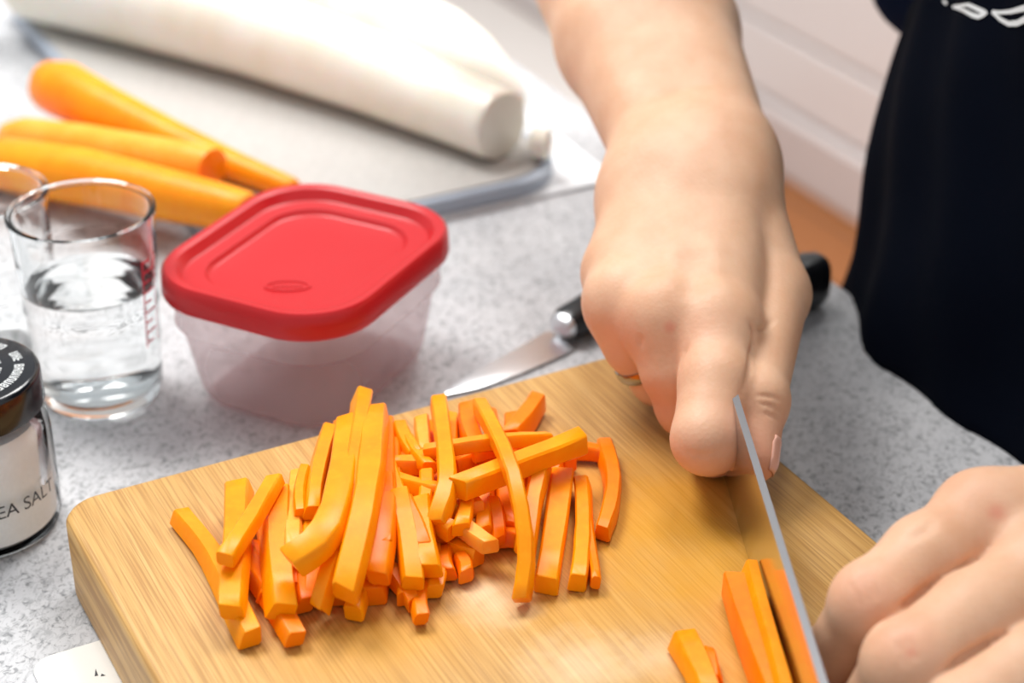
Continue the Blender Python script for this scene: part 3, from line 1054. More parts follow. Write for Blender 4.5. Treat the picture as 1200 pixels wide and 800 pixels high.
def stick(pts, w, h, label, m=None, roll=0.0, taper=(1.0, 1.0), slant=(0, 0), root=None):
    """pts: (px, py, height of the centre above the worktop); w across, h thick, in metres"""
    P3 = [np.asarray(p, float) for p in pts] if root else [at(x, y, z) for x, y, z in pts]
    # resample with a smooth curve
    if len(P3) == 2: S = [P3[0] + (P3[1] - P3[0]) * t for t in np.linspace(0, 1, 5)]
    else:
        S = []
        for t in np.linspace(0, 1, 9):
            u = t * (len(P3) - 1); i = min(int(u), len(P3) - 2); q = u - i
            p0 = P3[max(i - 1, 0)]; p1 = P3[i]; p2 = P3[i + 1]; p3 = P3[min(i + 2, len(P3) - 1)]
            S.append(0.5 * ((2 * p1) + (p2 - p0) * q + (2 * p0 - 5 * p1 + 4 * p2 - p3) * q * q + (3 * p1 - p0 - 3 * p2 + p3) * q ** 3))
    rnd = random.Random(label)
    trap, skew = rnd.uniform(.72, 1.0), rnd.uniform(-.18, .18)      # top face narrower than the bottom, section leaning
    if taper == (1.0, 1.0): taper = (rnd.uniform(.82, 1.08), rnd.uniform(.82, 1.08))
    tw0, tw1 = rnd.uniform(-.22, .22), rnd.uniform(-.22, .22)
    bow = rnd.uniform(-.0011, .0011)
    cr, rings = 0.0007, []
    n = len(S)
    for i, p in enumerate(S):
        t = S[min(i + 1, n - 1)] - S[max(i - 1, 0)]; t /= np.linalg.norm(t)
        s = np.cross(t, UP); s /= np.linalg.norm(s); q = np.cross(s, t)
        f_ = i / (n - 1)
        ro = roll + tw0 + (tw1 - tw0) * f_
        p = p + s * bow * math.sin(math.pi * f_)
        ca, sa = math.cos(ro), math.sin(ro)
        s, q = s * ca + q * sa, q * ca - s * sa
        k = taper[0] + (taper[1] - taper[0]) * i / (n - 1)
        hw, hh = .93 * w / 2 * k * (1 + rnd.uniform(-.05, .05)), h / 2 * k * (1 + rnd.uniform(-.05, .05))
        sl = slant[0] if i == 0 else (slant[1] if i == n - 1 else 0)
        ring = []
        for a, b in ((1, -1 + 0), (1, 1), (-1, 1), (-1, -1)):
            cxs = [(a * (hw), b * (hh - cr)), (a * (hw - cr), b * hh)]
            if (a, b) in ((1, 1), (-1, -1)): pass
            else: cxs = cxs[::-1]
            for x_, y_ in cxs:
                ring.append(p + s * (x_ * (trap if y_ > 0 else 1.0) + skew * y_) + q * y_ + t * (sl * x_ + rnd.uniform(-.25, .25) * (0.0 if sl == 0 else y_ * .4)))
        rings.append(ring)
    # slightly rounded ends
    def shrink(r, k, d):
        c = sum(r) / len(r)
        return [c + (x - c) * k + d for x in r]
    d0 = (S[0] - S[1]) / np.linalg.norm(S[0] - S[1]) * 0.0004
    d1 = (S[-1] - S[-2]) / np.linalg.norm(S[-1] - S[-2]) * 0.0004
    rings = [shrink(rings[0], 0.92, d0)] + rings + [shrink(rings[-1], 0.92, d1)]
    v, f = loft(rings)
    o = mesh_obj('carrot_stick', v, f, m or MAT_CARROT)
    tag(o, label, 'carrot', GRP)
    return o


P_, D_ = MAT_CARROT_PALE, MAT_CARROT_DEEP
STICKS = [
    # left end of the heap
    (((212, 604, L1), (252, 652, L1), (294, 747, L1)), .0078, .0062, 'wide curved carrot stick leftmost in the heap, one broad end sticking out to the left', None),
    (((280, 572, L2 - .002), (279, 640, L2 + .001), (271, 716, L1 + .005)), .0078, .0056, 'upright carrot stick lying across the leftmost curved stick', None),
    (((322, 563, L3 + .001), (264, 655, L3 + .001)), .0062, .005, 'short slim stick slanting down left, topmost at the left end of the heap', None),
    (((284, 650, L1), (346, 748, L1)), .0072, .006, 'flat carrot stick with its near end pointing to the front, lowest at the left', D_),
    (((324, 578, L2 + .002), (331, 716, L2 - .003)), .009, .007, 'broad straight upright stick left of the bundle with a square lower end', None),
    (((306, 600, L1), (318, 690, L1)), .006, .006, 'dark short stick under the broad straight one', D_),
    (((352, 558, L2), (344, 648, L2 + .001)), .0062, .006, 'pale narrow stick beside the broad straight one', P_),
    (((374, 540, L2), (360, 645, L2)), .0072, .006, 'upright stick just left of the tall curved bundle', None),
    (((352, 640, L1), (358, 708, L1)), .006, .006, 'small end of a stick under the bent one, in shadow', D_),
    # tall bundle
    (((410, 494, L3 + .001), (398, 565, L4), (378, 625, L4), (343, 658, L3 + .002)), .0092, .0066, 'long bent stick curling to the left, top of the tall bundle', None),
    (((392, 520, L2), (372, 700, L1)), .0085, .006, 'straight stick beneath the long bent one', D_),
    (((425, 466, L3), (412, 560, L4 - .001), (394, 640, L3), (374, 712, L2 - .004)), .0068, .0072, 'longest thin stick reaching highest in the heap with a pointed tip', None),
    (((440, 486, L3), (430, 580, L4 + .001), (404, 694, L3 - .002)), .0084, .0078, 'bright long stick in front of the tall bundle with a slanted end', None),
    (((449, 500, L2), (452, 600, L3 - .001), (443, 676, L2 + .001)), .0080, .0068, 'long orange stick right behind the bright long one', D_),
    (((424, 660, L1), (414, 718, L1)), .0068, .006, 'small square stick end poking out below the bright long stick', None),
    (((438, 650, L1 + .001), (438, 698, L1)), .0085, .0075, 'thick rounded stick end under the tall bundle', D_),
    (((462, 520, L2), (466, 600, L2)), .0072, .006, 'upright stick between the tall bundle and the middle of the heap', D_),
    # middle
    (((466, 580, L3 - .001), (484, 682, L2 - .001)), .0078, .0066, 'straight stick in the middle pointing to the front', None),
    (((492, 590, L2 + .003), (505, 668, L2)), .0075, .0062, 'middle stick ending beside the straight one, right of it', None),
    (((503, 640, L1), (509, 692, L1)), .0064, .0056, 'short thin stick end beneath the middle sticks', None),
    (((456, 668, L1 + .001), (486, 706, L1)), .0070, .006, 'stick end turned to the right under the middle of the heap', D_),
    (((494, 676, L1), (494, 724, L1)), .0054, .005, 'thinnest stick end, hanging straight down in the middle front', D_),
    (((514, 470, L3 - .001), (522, 540, L4 - .003), (522, 575, L3 + .002), (512, 612, L3 - .003)), .0070, .0062, 'bent stick standing out at the back of the heap, curving down to the front', None),
    (((494, 494, L2), (498, 530, L2)), .0056, .005, 'short pale stick left of the bent one at the back', P_),
    (((468, 500, L2 + .001), (488, 534, L2 + .003)), .0056, .005, 'small stick slanting right at the back left of the middle', None),
    (((461, 506, L1 + .001), (472, 545, L2)), .0054, .005, 'small stick right beside the tall bundle at the back', D_),
    (((462, 545, L2 + .002), (508, 542, L2 + .002)), .0064, .0056, 'short level stick, upper of two behind the bent stick', None),
    (((464, 562, L2 + .003), (517, 576, L3 - .002)), .0066, .0056, 'short level stick, lower of two, ending at the bent stick', None),
    (((500, 529, L3), (570, 517, L3 + .003), (642, 514, L2 + .001)), .0056, .005, 'long thin stick arching level across the back of the heap', None),
    (((538, 572, L4 - .003), (682, 516, L3)), .0070, .0066, 'long thick stick lying slantwise across the right half, on top', None),
    (((563, 476, L3), (596, 550, L4 + .002), (613, 640, L2 + .003), (611, 702, L1)), .0058, .0062, 'longest slanting stick crossing over the top sticks down to the front', None),
    (((549, 478, L2), (560, 530, L2 + .001)), .0072, .0058, 'upright stick at the back, right of the bent one', D_),
    (((630, 470, L1 + .001), (598, 514, L1 + .002)), .0080, .0075, 'thick stick at the back right with a dark cut end facing up', D_),
    (((602, 490, L1), (592, 540, L1)), .006, .0056, 'stick behind the crossing point, partly covered', D_),
    (((636, 540, L2 + .003), (616, 642, L2 - .002)), .0082, .0075, 'broad stick right of the long slanting one, bright on top', None),
    (((658, 558, L1 + .002), (640, 685, L1)), .0088, .0074, 'broad flat stick at the front right with a square end', None),
    (((682, 566, L1 + .001), (680, 620, L1), (677, 682, L1)), .0060, .0066, 'slim stick next to the broad flat one, on its right', None),
    (((687, 590, L1), (690, 640, L1), (698, 682, L1)), .0036, .0058, 'thin curved sliver leaning against the slim stick on the right', D_),
    (((708, 523, L1), (719, 560, L1), (716, 595, L1), (706, 624, L1)), .0060, .0062, 'curved stick lying alone at the right end of the heap', D_),
    (((664, 528, L1), (706, 532, L1)), .0060, .0056, 'short level stick touching the curved one at the right end', D_),
    (((536, 545, L2), (580, 530, L2)), .0062, .0056, 'short stick under the long thick slanting one', D_),
    (((569, 562, L2), (567, 624, L1 + .004)), .0066, .0062, 'short upright stick in the hollow under the slanting one', None),
    (((588, 566, L1 + .003), (600, 618, L1 + .002)), .0064, .006, 'stick tucked under the long crossing stick', D_),
    (((528, 598, L2 + .001), (562, 592, L2 + .001)), .0085, .0066, 'stubby chunk in the hollow at the centre of the heap', None),
    (((542, 616, L2), (574, 640, L2 - .001)), .0066, .0056, 'palest cut chunk at the front of the hollow', P_),
    (((570, 632, L1), (606, 630, L1)), .0070, .0064, 'level stick end at the front, beside the pale chunk', D_),
    (((532, 640, L1), (560, 652, L1)), .0075, .0064, 'rounded chunk below the palest one', None),
    (((520, 615, L1 + .002), (520, 640, L1)), .0075, .0066, 'short stub left of the rounded chunks', D_),
    (((522, 646, L1), (524, 672, L1)), .0064, .0056, 'small stub on the board under the middle of the heap', D_),
    (((540, 655, L1), (546, 674, L1)), .0060, .0056, 'smallest stub at the front edge of the heap', D_),
    (((575, 548, L1), (600, 560, L1)), .0064, .006, 'buried stick below the crossing of the two top sticks', D_),
    (((640, 520, L1), (668, 545, L1)), .0064, .006, 'dark stick under the end of the long thick slanting one', D_),
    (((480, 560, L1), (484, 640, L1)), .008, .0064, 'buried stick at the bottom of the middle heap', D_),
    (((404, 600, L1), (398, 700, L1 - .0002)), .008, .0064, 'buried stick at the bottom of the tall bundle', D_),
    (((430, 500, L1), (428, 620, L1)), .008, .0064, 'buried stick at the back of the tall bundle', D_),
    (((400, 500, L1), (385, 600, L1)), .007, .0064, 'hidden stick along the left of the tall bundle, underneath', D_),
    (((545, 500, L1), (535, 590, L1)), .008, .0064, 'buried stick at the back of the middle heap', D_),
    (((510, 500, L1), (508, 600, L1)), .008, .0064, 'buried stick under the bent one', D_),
    # more of the jumble
    (((446, 520, L2 + .003), (470, 588, L2 + .004)), .0056, .0052, 'slim stick leaning right off the tall bundle', None),
    (((476, 588, L2 + .004), (500, 640, L2 + .002)), .0060, .0056, 'slim stick crossing above the straight middle ones', D_),
    (((530, 490, L1 + .001), (528, 540, L2)), .0058, .0054, 'narrow stick just right of the bent one at the back', None),
    (((575, 486, L1), (582, 520, L1 + .001)), .0056, .0054, 'narrow stick at the back between the long slanting one and the thick dark-ended one', D_),
    (((508, 600, L2 + .002), (530, 622, L2 + .001)), .0064, .0058, 'small angled piece left of the hollow', None),
    (((612, 545, L1 + .003), (604, 600, L1 + .001)), .0062, .0060, 'stick squeezed between the crossing stick and the broad bright one', D_),
    (((652, 535, L1 + .002), (648, 560, L1)), .0060, .0058, 'stub behind the broad flat stick', D_),
    (((300, 640, L1), (310, 700, L1)), .0050, .0050, 'thin stick in the gap left of the broad straight one', D_),
    (((340, 600, L1), (342, 690, L1)), .0062, .0058, 'buried stick beside the broad straight one', D_),
    (((384, 560, L1), (378, 640, L1)), .0064, .0060, 'buried stick under the left of the tall bundle', D_),
    (((418, 640, L2 - .001), (446, 672, L2)), .0058, .0054, 'short stick crossing under the tall bundle', D_),
    (((386, 505, L2 + .004), (366, 600, L3 - .001)), .0060, .0054, 'slim upright stick at the back left of the long bent one', None),
    (((358, 552, L3 - .003), (352, 602, L3 - .002)), .0050, .0048, 'short pale-edged stick leaning on the tall bundle from the left', None),
    (((452, 560, L3), (452, 640, L3 - .002)), .0054, .0056, 'slim stick pressed against the right side of the tall bundle', D_),
    (((478, 515, L3 - .004), (503, 548, L3 - .002)), .0048, .0046, 'thin stick lying over the two short level ones', None),
    (((500, 556, L3 - .002), (494, 606, L2 + .003)), .0054, .0050, 'short upright stick left of the bent one', None),
    (((548, 580, L2 + .003), (540, 620, L2 + .002)), .0056, .0052, 'small upright piece over the stubby chunk', None),
    (((556, 535, L2 + .003), (596, 516, L2 + .002)), .0050, .0048, 'thin stick just above the long thick slanting one', D_),
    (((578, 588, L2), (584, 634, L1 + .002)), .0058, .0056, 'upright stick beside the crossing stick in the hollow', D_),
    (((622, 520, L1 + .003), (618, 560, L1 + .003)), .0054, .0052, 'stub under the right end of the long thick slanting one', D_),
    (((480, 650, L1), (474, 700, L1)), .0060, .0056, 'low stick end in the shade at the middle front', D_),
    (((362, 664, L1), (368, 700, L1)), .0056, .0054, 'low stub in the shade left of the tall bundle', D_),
    # near the knife
    (((862, 684, TH + .0056), (925, 850, TH + .0056)), .0112, .0108, 'thick unsliced carrot piece lying left of the knife', D_),
    (((800, 750, TH + .0034), (832, 815, TH + .0034)), .0078, .0064, 'carrot stick cut off by the bottom of the photo, left of the knife', None),
    (((830, 766, TH + .0026), (838, 796, TH + .0026)), .0046, .005, 'tiny dark carrot offcut at the bottom, beside the cut-off stick', D_),
]
sl_s = float((at(886, 655, TH + .013) - ks0) @ kd)
sl_o = ks0 + side * .0041 + UP * .0071
stick((sl_o + kd * sl_s, sl_o + kd * (sl_s + .05), sl_o + kd * (sl_s + .085)), .0058, .0140, 'tall straight carrot slice standing right against the knife blade', None, root=True)
for pts, w, h, lab, m in STICKS:
    stick(pts, w, h, lab, m, slant=(random.Random(lab).uniform(-.35, .35), random.Random(lab + 'x').uniform(-.35, .35)))

# ------------------------------------------------------------------ the person
BC = turn(0.294, 0.653)[:2]                       # middle of the torso
SD = -U                                             # towards the person's right hand side
FR = N                                              # the way the person faces
person = empty('person', [BC[0], BC[1], 0.0])
tag(person, 'person in a navy apron leaning on the worktop and slicing carrots with a knife', 'person')
BC3 = np.array([BC[0], BC[1], ZC])


def body_pt(side_, front, z):
    return BC3 + SD * side_ + FR * front + UP * z


SHR, SHL = body_pt(0.175, 0.0, 0.44), body_pt(-0.175, 0.02, 0.43)
Wr = atd(816, 192, 0.664)
Mr = atd(742, 0, 0.748)
ELR = Wr + (Mr - Wr) / np.linalg.norm(Mr - Wr) * 0.245

# right hand -----------------------------------------------------------------
R = {
    'ci': (atd(850, 238, .646), .0150), 'cm': (atd(818, 232, .650), .0160), 'cr': (atd(786, 232, .653), .0155), 'cp': (atd(757, 236, .656), .0132),
    'mi': (atd(840, 384, .600), .0128), 'mm': (atd(778, 374, .604), .0126), 'mr': (atd(732, 352, .615), .0112), 'mp': (atd(722, 318, .632), .0100),
}
idx = [R['mi'][0], atd(839, 448, .583), atd(829, 514, .5715), atd(836, 522, .592), atd(846, 500, .610)]
mid = [R['mm'][0], atd(790, 432, .601), atd(806, 474, .606), atd(826, 470, .617), atd(838, 455, .626)]
rin = [R['mr'][0], atd(743, 404, .617), atd(772, 442, .624), atd(796, 432, .634), atd(800, 425, .640)]
pin = [R['mp'][0], atd(738, 365, .632), atd(756, 402, .640), atd(776, 396, .650), atd(788, 384, .654)]
tip = at(884, 538, 0.0455); ipj = at(887, 470, 0.0560)
thb = [atd(862, 245, .648), atd(905, 345, .628), ipj, tip]


def fn_right(p):
    f1 = chain(p, idx, [.0122, .0114, .0108, .0094, .0080])
    f2 = chain(p, mid, [.0122, .0106, .0102, .0090, .0078])
    f3 = chain(p, rin, [.0110, .0096, .0092, .0082, .0072])
    f4 = chain(p, pin, [.0098, .0084, .0080, .0072, .0064])
    th = chain(p, thb, [.0165, .0124, .0090, .0074], 0.004)
    th = smin(th, ball(p, thb[2], .0092), .004)
    fing = smin(smin(smin(f1, f2, .0014), f3, .0014), f4, .0014)
    palm = None
    for a, b in (('ci', 'mi'), ('cm', 'mm'), ('cr', 'mr'), ('cp', 'mp')):
        e = rcone(p, R[a][0], R[b][0], R[a][1], R[b][1])
        palm = e if palm is None else smin(palm, e, .013)
    down = turn(0, 0.35, -0.94)              # the fleshy side of the palm
    for a, b in (('ci', 'mi'), ('cr', 'mr')):
        palm = smin(palm, rcone(p, R[a][0] + down * .008, R[b][0] + down * .005, .013, .010), .012)
    # forearm: two bones side by side and the muscle near the elbow
    ax = ELR - Wr; ax /= np.linalg.norm(ax)
    lat = np.cross(ax, FWD); lat /= np.linalg.norm(lat)
    if lat[0] < 0: lat = -lat
    arm = None
    for s, r0, r1 in ((-1, .0165, .0285), (1, .0175, .0280)):
        e = rcone(p, Wr + lat * s * .0102, Wr + ax * .085 + lat * s * .0105, r0, .0235)
        e = smin(e, rcone(p, Wr + ax * .085 + lat * s * .0105, Wr + ax * .18 + lat * s * .0115, .0235, r1), .01)
        e = smin(e, rcone(p, Wr + ax * .18 + lat * s * .0115, ELR + lat * s * .008, r1, .029), .012)
        arm = e if arm is None else smin(arm, e, .014)
    arm = smin(arm, rcone(p, ELR, SHR, .038, .046), .02)
    d = smin(palm, arm, .024)
    for a in ('cm', 'cp', 'ci'):
        d = smin(d, rcone(p, R[a][0], Wr + (0.006 if a != 'cp' else -.008) * lat, R[a][1], .0165), .012)
    # knuckles
    for c, r in ((R['mi'][0], .0134), (R['mm'][0], .0136), (R['mr'][0], .0118)):
        d = smin(d, ball(p, c - ray(800, 380) * .0012, r), .005)
    d = smin(d, fing, .0055)
    # web between thumb and forefinger
    d = smin(d, th, .0022)
    d = smin(d, rcone(p, thb[0] * .6 + thb[1] * .4 + down * .006, R['mi'][0] * .30 + R['ci'][0] * .70 + down * .006, .0100, .0095), .005)
    return d


def march(fn, x, y, d0=0.5, d1=0.75):
    ds = np.linspace(d0, d1, 900)
    pts = (EYE + ray(x, y) * ds[:, None]).astype(np.float32)
    s = fn(pts)
    i = np.argmax(s < 0) if (s < 0).any() else 0
    return EYE + ray(x, y) * ds[i]


# left hand ------------------------------------------------------------------
Lw = turn(0.202, 0.404, ZC + 0.080)
ELL = turn(0.425, 0.50, ZC + 0.165)
LI = [atd(1152, 612, .502), atd(1086, 655, .490), atd(1022, 706, .482), atd(978, 768, .497), atd(973, 815, .507)]
LM = [atd(1225, 676, .486), atd(1141, 724, .474), atd(1064, 776, .463), atd(1016, 842, .478), atd(1006, 890, .488)]
LR_ = [atd(1292, 738, .476), atd(1206, 788, .463), atd(1124, 838, .453), atd(1076, 905, .466), atd(1064, 950, .474)]
LP = [atd(1350, 815, .470), atd(1280, 870, .456), atd(1210, 915, .450), atd(1165, 965, .462), atd(1150, 1000, .466)]
LT = [Lw + turn(-.02, .01, -.014), atd(1230, 690, .535), atd(1130, 740, .525), atd(1060, 780, .515)]


def fn_left(p):
    f1 = chain(p, LI, [.0120, .0116, .0100, .0084, .0072])
    f2 = chain(p, LM, [.0122, .0118, .0104, .0086, .0074])
    f3 = chain(p, LR_, [.0116, .0112, .0100, .0082, .0072])
    f4 = chain(p, LP, [.0100, .0086, .0082, .0072, .0064])
    for f_, c, r in ((0, LI[2], .0101), (1, LM[2], .0105)):
        if f_ == 0: f1 = smin(f1, ball(p, c, r), .004)
        else: f2 = smin(f2, ball(p, c, r), .004)
    fing = smin(smin(smin(f1, f2, .0005), f3, .0005), f4, .0005)
    lat = turn(0.1, 0.97, 0.1)
    palm = None
    for q, o_, r in ((LI, .017, .0135), (LM, .006, .014), (LR_, -.006, .0135), (LP, -.017, .0125)):
        e = rcone(p, Lw + turn(-.018, 0) + lat * o_, q[0], r, .0122)
        palm = e if palm is None else smin(palm, e, .012)
    palm = smin(palm, rcone(p, Lw + turn(-.02, 0, -.008), LM[0] + turn(.01, .01, -.012), .018, .012), .014)
    d = palm
    ax = ELL - Lw; ax /= np.linalg.norm(ax)
    l2 = np.cross(ax, UP); l2 /= np.linalg.norm(l2)
    arm = None
    for s in (-1, 1):
        e = rcone(p, Lw + l2 * s * .010, Lw + ax * .15 + l2 * s * .011, .0165, .027)
        e = smin(e, rcone(p, Lw + ax * .15 + l2 * s * .011, ELL + l2 * s * .008, .027, .030), .012)
        arm = e if arm is None else smin(arm, e, .014)
    arm = smin(arm, rcone(p, ELL, SHL, .038, .046), .02)
    d = smin(d, arm, .022)
    for c, r in ((LI[0], .0132), (LM[0], .0134)):
        d = smin(d, ball(p, c + np.array([0, 0, .0012]), r), .006)
    d = smin(d, fing, .0035)
    th = chain(p, LT, [.0150, .0125, .0100, .0080], .004)
    d = smin(d, th, .006)
    return d


def fn_torso(p):
    """chest, belly and hips, hidden under the clothes"""
    ax3 = np.stack([SD, FR, UP])
    d = ellipsoid(p, body_pt(0, 0, .30), ax3, (.150, .095, .20))
    d = smin(d, ellipsoid(p, body_pt(0, -.005, .02), ax3, (.140, .090, .20)), .06)
    d = smin(d, rcone(p, SHR, SHL, .045, .045), .05)
    d = smin(d, rcone(p, body_pt(0, 0, .45), body_pt(0, .02, .56), .055, .050), .03)
    for s in (-1, 1):
        d = smin(d, rcone(p, body_pt(.08 * s, -.01, -.1), body_pt(.085 * s, -.02, -.5), .075, .05), .05)
        d = smin(d, rcone(p, body_pt(.085 * s, -.02, -.5), body_pt(.09 * s, -.03, -.84), .048, .036), .02)
        d = smin(d, rcone(p, body_pt(.09 * s, -.04, -.855), body_pt(.1 * s, .12, -.87), .032, .026), .02)
    return d


def box_of(pts, pad):
    pts = np.array(pts)
    return pts.min(0) - pad, pts.max(0) + pad


lo, hi = box_of(idx + mid + rin + pin + thb + [Wr, ELR, SHR], .06)
pr_, fr_ = polygonise(fn_right, lo, hi, .00085)
lo, hi = box_of(LI + LM + LR_ + LP + LT + [Lw, ELL, SHL], .06)
pl_, fl_ = polygonise(fn_left, lo, hi, .00085)
lo, hi = box_of([body_pt(a, b, c) for a in (-.25, .25) for b in (-.2, .2) for c in (-.9, .6)], .02)
pt_, ft_ = polygonise(fn_torso, lo, hi, .009)
pr_ = relax(pr_, fr_, 2, .4); pl_ = relax(pl_, fl_, 2, .4)


def vnormals(pos, fcs):
    n_ = np.cross(pos[fcs[:, 2]] - pos[fcs[:, 0]], pos[fcs[:, 3]] - pos[fcs[:, 1]])
    out = np.zeros_like(pos)
    for k in range(4):
        for d in range(3): out[:, d] += np.bincount(fcs[:, k], weights=n_[:, d], minlength=len(pos))
    return out / np.maximum(np.linalg.norm(out, axis=1), 1e-12)[:, None]


def folds(pos, fcs, fn, lines, d0, d1):
    """press skin folds into the surface along lines given where the photograph shows them"""
    nr = vnormals(pos, fcs)
    c_ = pos.mean(0)
    for px, width, depth in lines:
        P = [march(fn, x, y, d0, d1) for x, y in px]
        best = np.full(len(pos), 1e9)
        along = np.zeros(len(pos))
        L = len(P) - 1
        for i, (a, b) in enumerate(zip(P[:-1], P[1:])):
            ab = b - a; t = np.clip(((pos - a) @ ab) / (ab @ ab + 1e-12), 0, 1)
            q = np.linalg.norm(pos - (a + t[:, None] * ab), axis=1)
            m = q < best
            best[m] = q[m]; along[m] = (i + t[m]) / L
        fade = np.clip(np.minimum(along, 1 - along) / .22, 0.12, 1)
        pos = pos - nr * (depth * fade * np.exp(-(best / width) ** 2))[:, None]
    return pos


pr_ = folds(pr_, fr_, fn_right, [
    (((877, 376), (884, 388), (884, 402), (878, 432), (868, 462)), .0011, .0013),
    (((884, 388), (896, 386), (908, 372)), .0009, .0006),
    (((884, 463), (900, 464), (919, 471)), .0007, .0006), (((888, 472), (902, 475), (917, 484)), .0007, .0006), (((892, 483), (904, 487), (914, 494)), .0006, .0004),
    (((800, 528), (825, 533), (850, 526)), .0012, .0003),
    (((808, 400), (798, 425), (793, 455)), .0012, .0006), (((752, 392), (750, 408)), .0012, .0005)], .5, .75)
pl_ = folds(pl_, fl_, fn_left, [
    (((1160, 641), (1125, 664), (1092, 684), (1067, 704), (1035, 728), (1011, 760)), .0010, .0017),
    (((1198, 733), (1162, 750), (1129, 769), (1098, 790)), .0010, .0017),
    (((1098, 606), (1085, 622), (1062, 634)), .0016, .0005),
    (((1004, 672), (1014, 690), (1020, 712)), .0010, .0004), (((1012, 668), (1024, 688), (1030, 706)), .0010, .0004), (((996, 678), (1004, 696), (1010, 716)), .0010, .0003),
    (((1050, 748), (1058, 766), (1062, 784)), .0010, .0004), (((1060, 744), (1070, 762), (1074, 778)), .0010, .0004)], .40, .60)
# smooth rises of the sinews on the back of the knife hand
pr_ = folds(pr_, fr_, fn_right, [(((842, 372), (838, 320), (834, 270)), .0045, -.0007), (((775, 360), (785, 310), (795, 265)), .0045, -.0006),
                                 (((808, 360), (810, 320), (812, 290)), .005, .0007), (((755, 345), (765, 305), (772, 275)), .005, .0005)], .5, .75)
# redness of knuckles, finger tips and small marks
def flush_of(pos, spots):
    out = np.zeros(len(pos))
    for c, r, a in spots:
        d2 = ((pos - c) ** 2).sum(1)
        out = np.maximum(out, a * np.exp(-d2 / (r * r)))
    return out


spots_r = [(march(fn_right, 785, 383), .0022, .75), (march(fn_right, 815, 392), .012, .22), (march(fn_right, 735, 400), .011, .30), (thb[3], .013, .62), (march(fn_right, 870, 500), .010, .45),
           (march(fn_right, 815, 535), .010, .25), (march(fn_right, 765, 470), .012, .4), (march(fn_right, 855, 150), .02, .05)]
spots_l = [(march(fn_left, 1168, 600, .4, .6), .0028, .75), (march(fn_left, 1008, 690, .4, .6), .010, .34), (march(fn_left, 1062, 745, .4, .6), .009, .34), (march(fn_left, 1068, 764, .4, .6), .0016, .8),
           (march(fn_left, 1140, 580, .4, .6), .014, .15)]
flush = np.concatenate([flush_of(pr_, spots_r), flush_of(pl_, spots_l), np.zeros(len(pt_))])
pos = np.concatenate([pr_, pl_, pt_])
fcs = np.concatenate([fr_, fl_ + len(pr_), ft_ + len(pr_) + len(pl_)])
body = np_mesh('body', pos, fcs, MAT_SKIN, person)
att = body.data.attributes.new('flush', 'FLOAT', 'POINT'); att.data.foreach_set('value', flush.astype(np.float32))

# thumbnail on the knife hand
nc = march(fn_right, 902, 522)
eps = 0.0006


def grad(fn, c):
    q = np.array([c + eps * s * np.eye(3)[i] for i in range(3) for s in (1, -1)], np.float32)
    v_ = fn(q); g_ = np.array([v_[0] - v_[1], v_[2] - v_[3], v_[4] - v_[5]])
    return g_ / np.linalg.norm(g_)


tdir = tip - ipj; tdir /= np.linalg.norm(tdir)
nn = RGT * .95 + UP * .28 - AHEAD * .16; nn -= tdir * (nn @ tdir); nn /= np.linalg.norm(nn)
nt_ = np.cross(tdir, nn)
V, Fc = [], []
NU, NV = 9, 10
for i in range(NU):
    for j in range(NV):
        a = (i / (NU - 1) - .5) * 1.15; s = (j / (NV - 1))
        w_ = 1.0 if 0.15 < s < .85 else .86
        base_ = tip - tdir * (.0062 - .0112 * s)
        dirn = nn * math.cos(a * w_) + nt_ * math.sin(a * w_)
        ts = np.linspace(0.002, 0.014, 160)
        q = (base_ + dirn * ts[:, None]).astype(np.float32)
        sd = fn_right(q); k = int(np.argmax(sd > 0))
        V.append(base_ + dirn * (ts[k] + .0001 if s < .97 else ts[k] + .0004))
for i in range(NU - 1):
    for j in range(NV - 1): Fc.append((i * NV + j, i * NV + j + 1, (i + 1) * NV + j + 1, (i + 1) * NV + j))
o = mesh_obj('thumbnail', V, Fc, MAT_NAIL, person, solid=.0003)
o['label'] = 'short pink thumbnail of the hand with the knife'

# ring on the ring finger
rc = rin[1] + (rin[2] - rin[1]) * .42
rd = rin[2] - rin[1]; rd /= np.linalg.norm(rd)
ra = np.cross(rd, UP); ra /= np.linalg.norm(ra); rb = np.cross(rd, ra)
rings = []
for a in np.linspace(0, 2 * math.pi, 40, endpoint=False):
    e = ra * math.cos(a) + rb * math.sin(a)
    rings.append([rc + e * (.0101 + .0010 * math.cos(b)) + rd * .0023 * math.sin(b) for b in np.linspace(0, 2 * math.pi, 10, endpoint=False)])
rings.append(rings[0])
v, f = loft(rings, False, False)
o = mesh_obj('finger_ring', v, f, MAT_SILVER, person, weld=True); o['label'] = 'silver ring on the ring finger of the knife hand'

# clothes ---------------------------------------------------------------------
def cut_worktop(p, d, gap=.003):
    """cloth gives way where it presses against the worktop and the cabinet"""
    s = (p - EDGE.astype(np.float32)) @ N.astype(np.float32)           # > 0: over the worktop
    z = p[:, 2] - ZC
    inside = np.maximum(-s - gap, z - gap)
    return smax(d, -inside, .006)


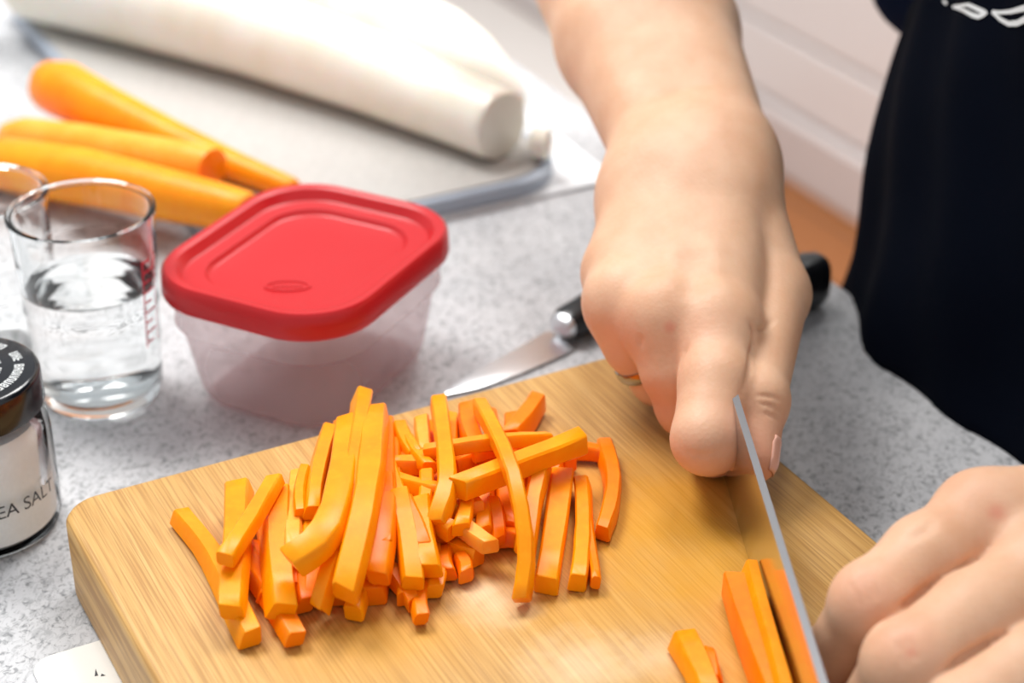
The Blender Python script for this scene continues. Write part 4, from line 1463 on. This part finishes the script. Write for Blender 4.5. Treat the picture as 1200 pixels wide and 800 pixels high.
def fn_shirt(p):
    ax3 = np.stack([SD, FR, UP])
    d = ellipsoid(p, body_pt(0.008, .022, .32), ax3, (.186, .125, .225))
    d = smin(d, ellipsoid(p, body_pt(0, .008, .06), ax3, (.163, .122, .14)), .04)
    d = smin(d, ellipsoid(p, body_pt(-.003, .024, -.06), ax3, (.163, .138, .15)), .04)
    d = smin(d, rcone(p, body_pt(.170, .025, .098), body_pt(.170, -.03, .135), .036, .038), .014)       # shirt bagging over the waist
    d = smin(d, rcone(p, SHR, SHL, .058, .058), .05)
    d = smin(d, rcone(p, SHR, SHR + (ELR - SHR) * .55, .060, .056), .03)
    d = smin(d, rcone(p, SHL, SHL + (ELL - SHL) * .55, .060, .056), .03)
    u = p @ np.array(SD, np.float32); z = p[:, 2]
    d = d + .0025 * np.sin(u * 55 + z * 38) * np.sin(z * 21 + 1.3) + .0016 * np.sin(u * 120 - z * 60)
    return cut_worktop(p, d)


def fn_trousers(p):
    d = None
    for s in (-1, 1):
        e = rcone(p, body_pt(.08 * s, 0, -.12), body_pt(.088 * s, -.02, -.5), .092, .066)
        e = smin(e, rcone(p, body_pt(.088 * s, -.02, -.5), body_pt(.092 * s, -.03, -.83), .066, .058), .02)
        d = e if d is None else smin(d, e, .02)
    return cut_worktop(p, d)


def fn_apron(p):
    rel = p - BC3.astype(np.float32)
    su = rel @ SD.astype(np.float32); fr = rel @ FR.astype(np.float32); z = rel[:, 2]
    shell = fn_shirt(p)
    outer = shell - .0050
    d = smax(outer, -(shell + .002), .001)
    d = smax(d, -(fr - (.066 + .05 * np.clip(z - .1, 0, 1))), .003)     # front panel only
    d = smax(d, z - .36, .003)
    return smax(d, -(z + .30), .003)


lo, hi = box_of([body_pt(a, b, c) for a in (-.25, .25) for b in (-.17, .17) for c in (-.24, .55)] + [SHR + (ELR - SHR) * .6, SHL + (ELL - SHL) * .6], .07)
ps, fs = polygonise(fn_shirt, lo, hi, .0055)
ps = relax(ps, fs, 1, .4)
shirt = np_mesh('shirt', ps, fs, MAT_NAVY, person); shirt['label'] = 'navy short-sleeved shirt under the apron'
lo, hi = box_of([body_pt(a, b, c) for a in (-.2, .2) for b in (-.17, .17) for c in (-.86, .0)], .03)
ps, fs = polygonise(fn_trousers, lo, hi, .008)
o = np_mesh('trousers', ps, fs, MAT_NAVY, person)
lo, hi = box_of([body_pt(a, b, c) for a in (-.22, .22) for b in (0, .17) for c in (-.31, .38)], .02)
pa_, fa_ = polygonise(fn_apron, lo, hi, .0028)
apron = np_mesh('apron', pa_, fa_, MAT_APRON, person); apron['label'] = 'dark navy canvas apron with white outlined leaf marks'

# white outlined marks printed on the apron
bvh = BVHTree.FromPolygons([tuple(p) for p in pa_], [tuple(int(i) for i in q) for q in fa_])
bvs = BVHTree.FromPolygons([tuple(p) for p in ps], [tuple(int(i) for i in q) for q in fs])
mk = []


def on_apron(x, y):
    r = Vector(ray(x, y)).normalized()
    h, n_, i_, d_ = bvh.ray_cast(Vector(EYE), r)
    return (h, n_) if h else (None, None)


def stroke(pts, w0, w1=None, closed=True):
    """pts in the photograph's pixels, laid onto the cloth as a thin printed line"""
    L = []
    seq = pts + [pts[0]] if closed else pts
    for a, b in zip(seq[:-1], seq[1:]):
        m = max(2, int(math.hypot(b[0] - a[0], b[1] - a[1]) / 2.0))
        for i in range(m): L.append((a[0] + (b[0] - a[0]) * i / m, a[1] + (b[1] - a[1]) * i / m))
    L.append(seq[-1])
    H = [on_apron(*q) for q in L]
    H = [h for h in H if h[0] is not None]
    if len(H) < 3: return
    V, Fc = [], []
    for i, (h, n_) in enumerate(H):
        t = H[min(i + 1, len(H) - 1)][0] - H[max(i - 1, 0)][0]
        if t.length < 1e-9: t = Vector((1, 0, 0))
        s = t.normalized().cross(n_).normalized()
        w = w0 if w1 is None else w0 + (w1 - w0) * (0.5 - 0.5 * math.cos(2 * math.pi * i / len(H)))
        c = h + n_ * .0006
        V += [tuple(c + s * w), tuple(c - s * w)]
    for i in range(len(H) - 1): Fc.append((2 * i, 2 * i + 1, 2 * i + 3, 2 * i + 2))
    mk.append((V, Fc))


stroke([(1118, 8), (1136, 6), (1145, 10), (1157, 16), (1148, 20), (1141, 18), (1130, 12)], .0005, .0009)
stroke([(1107, 1), (1111, 5)], .0006, closed=False)
stroke([(1164, 14), (1172, 15), (1185, 14), (1200, 10), (1208, 8), (1204, 22), (1194, 27), (1184, 28), (1174, 23)], .0006, .0012)
if mk:
    o = mesh_obj('leaf_print', *merge(*mk), MAT_PRINT, apron, smooth=False)
    o['label'] = 'white outlined leaf-shaped print'
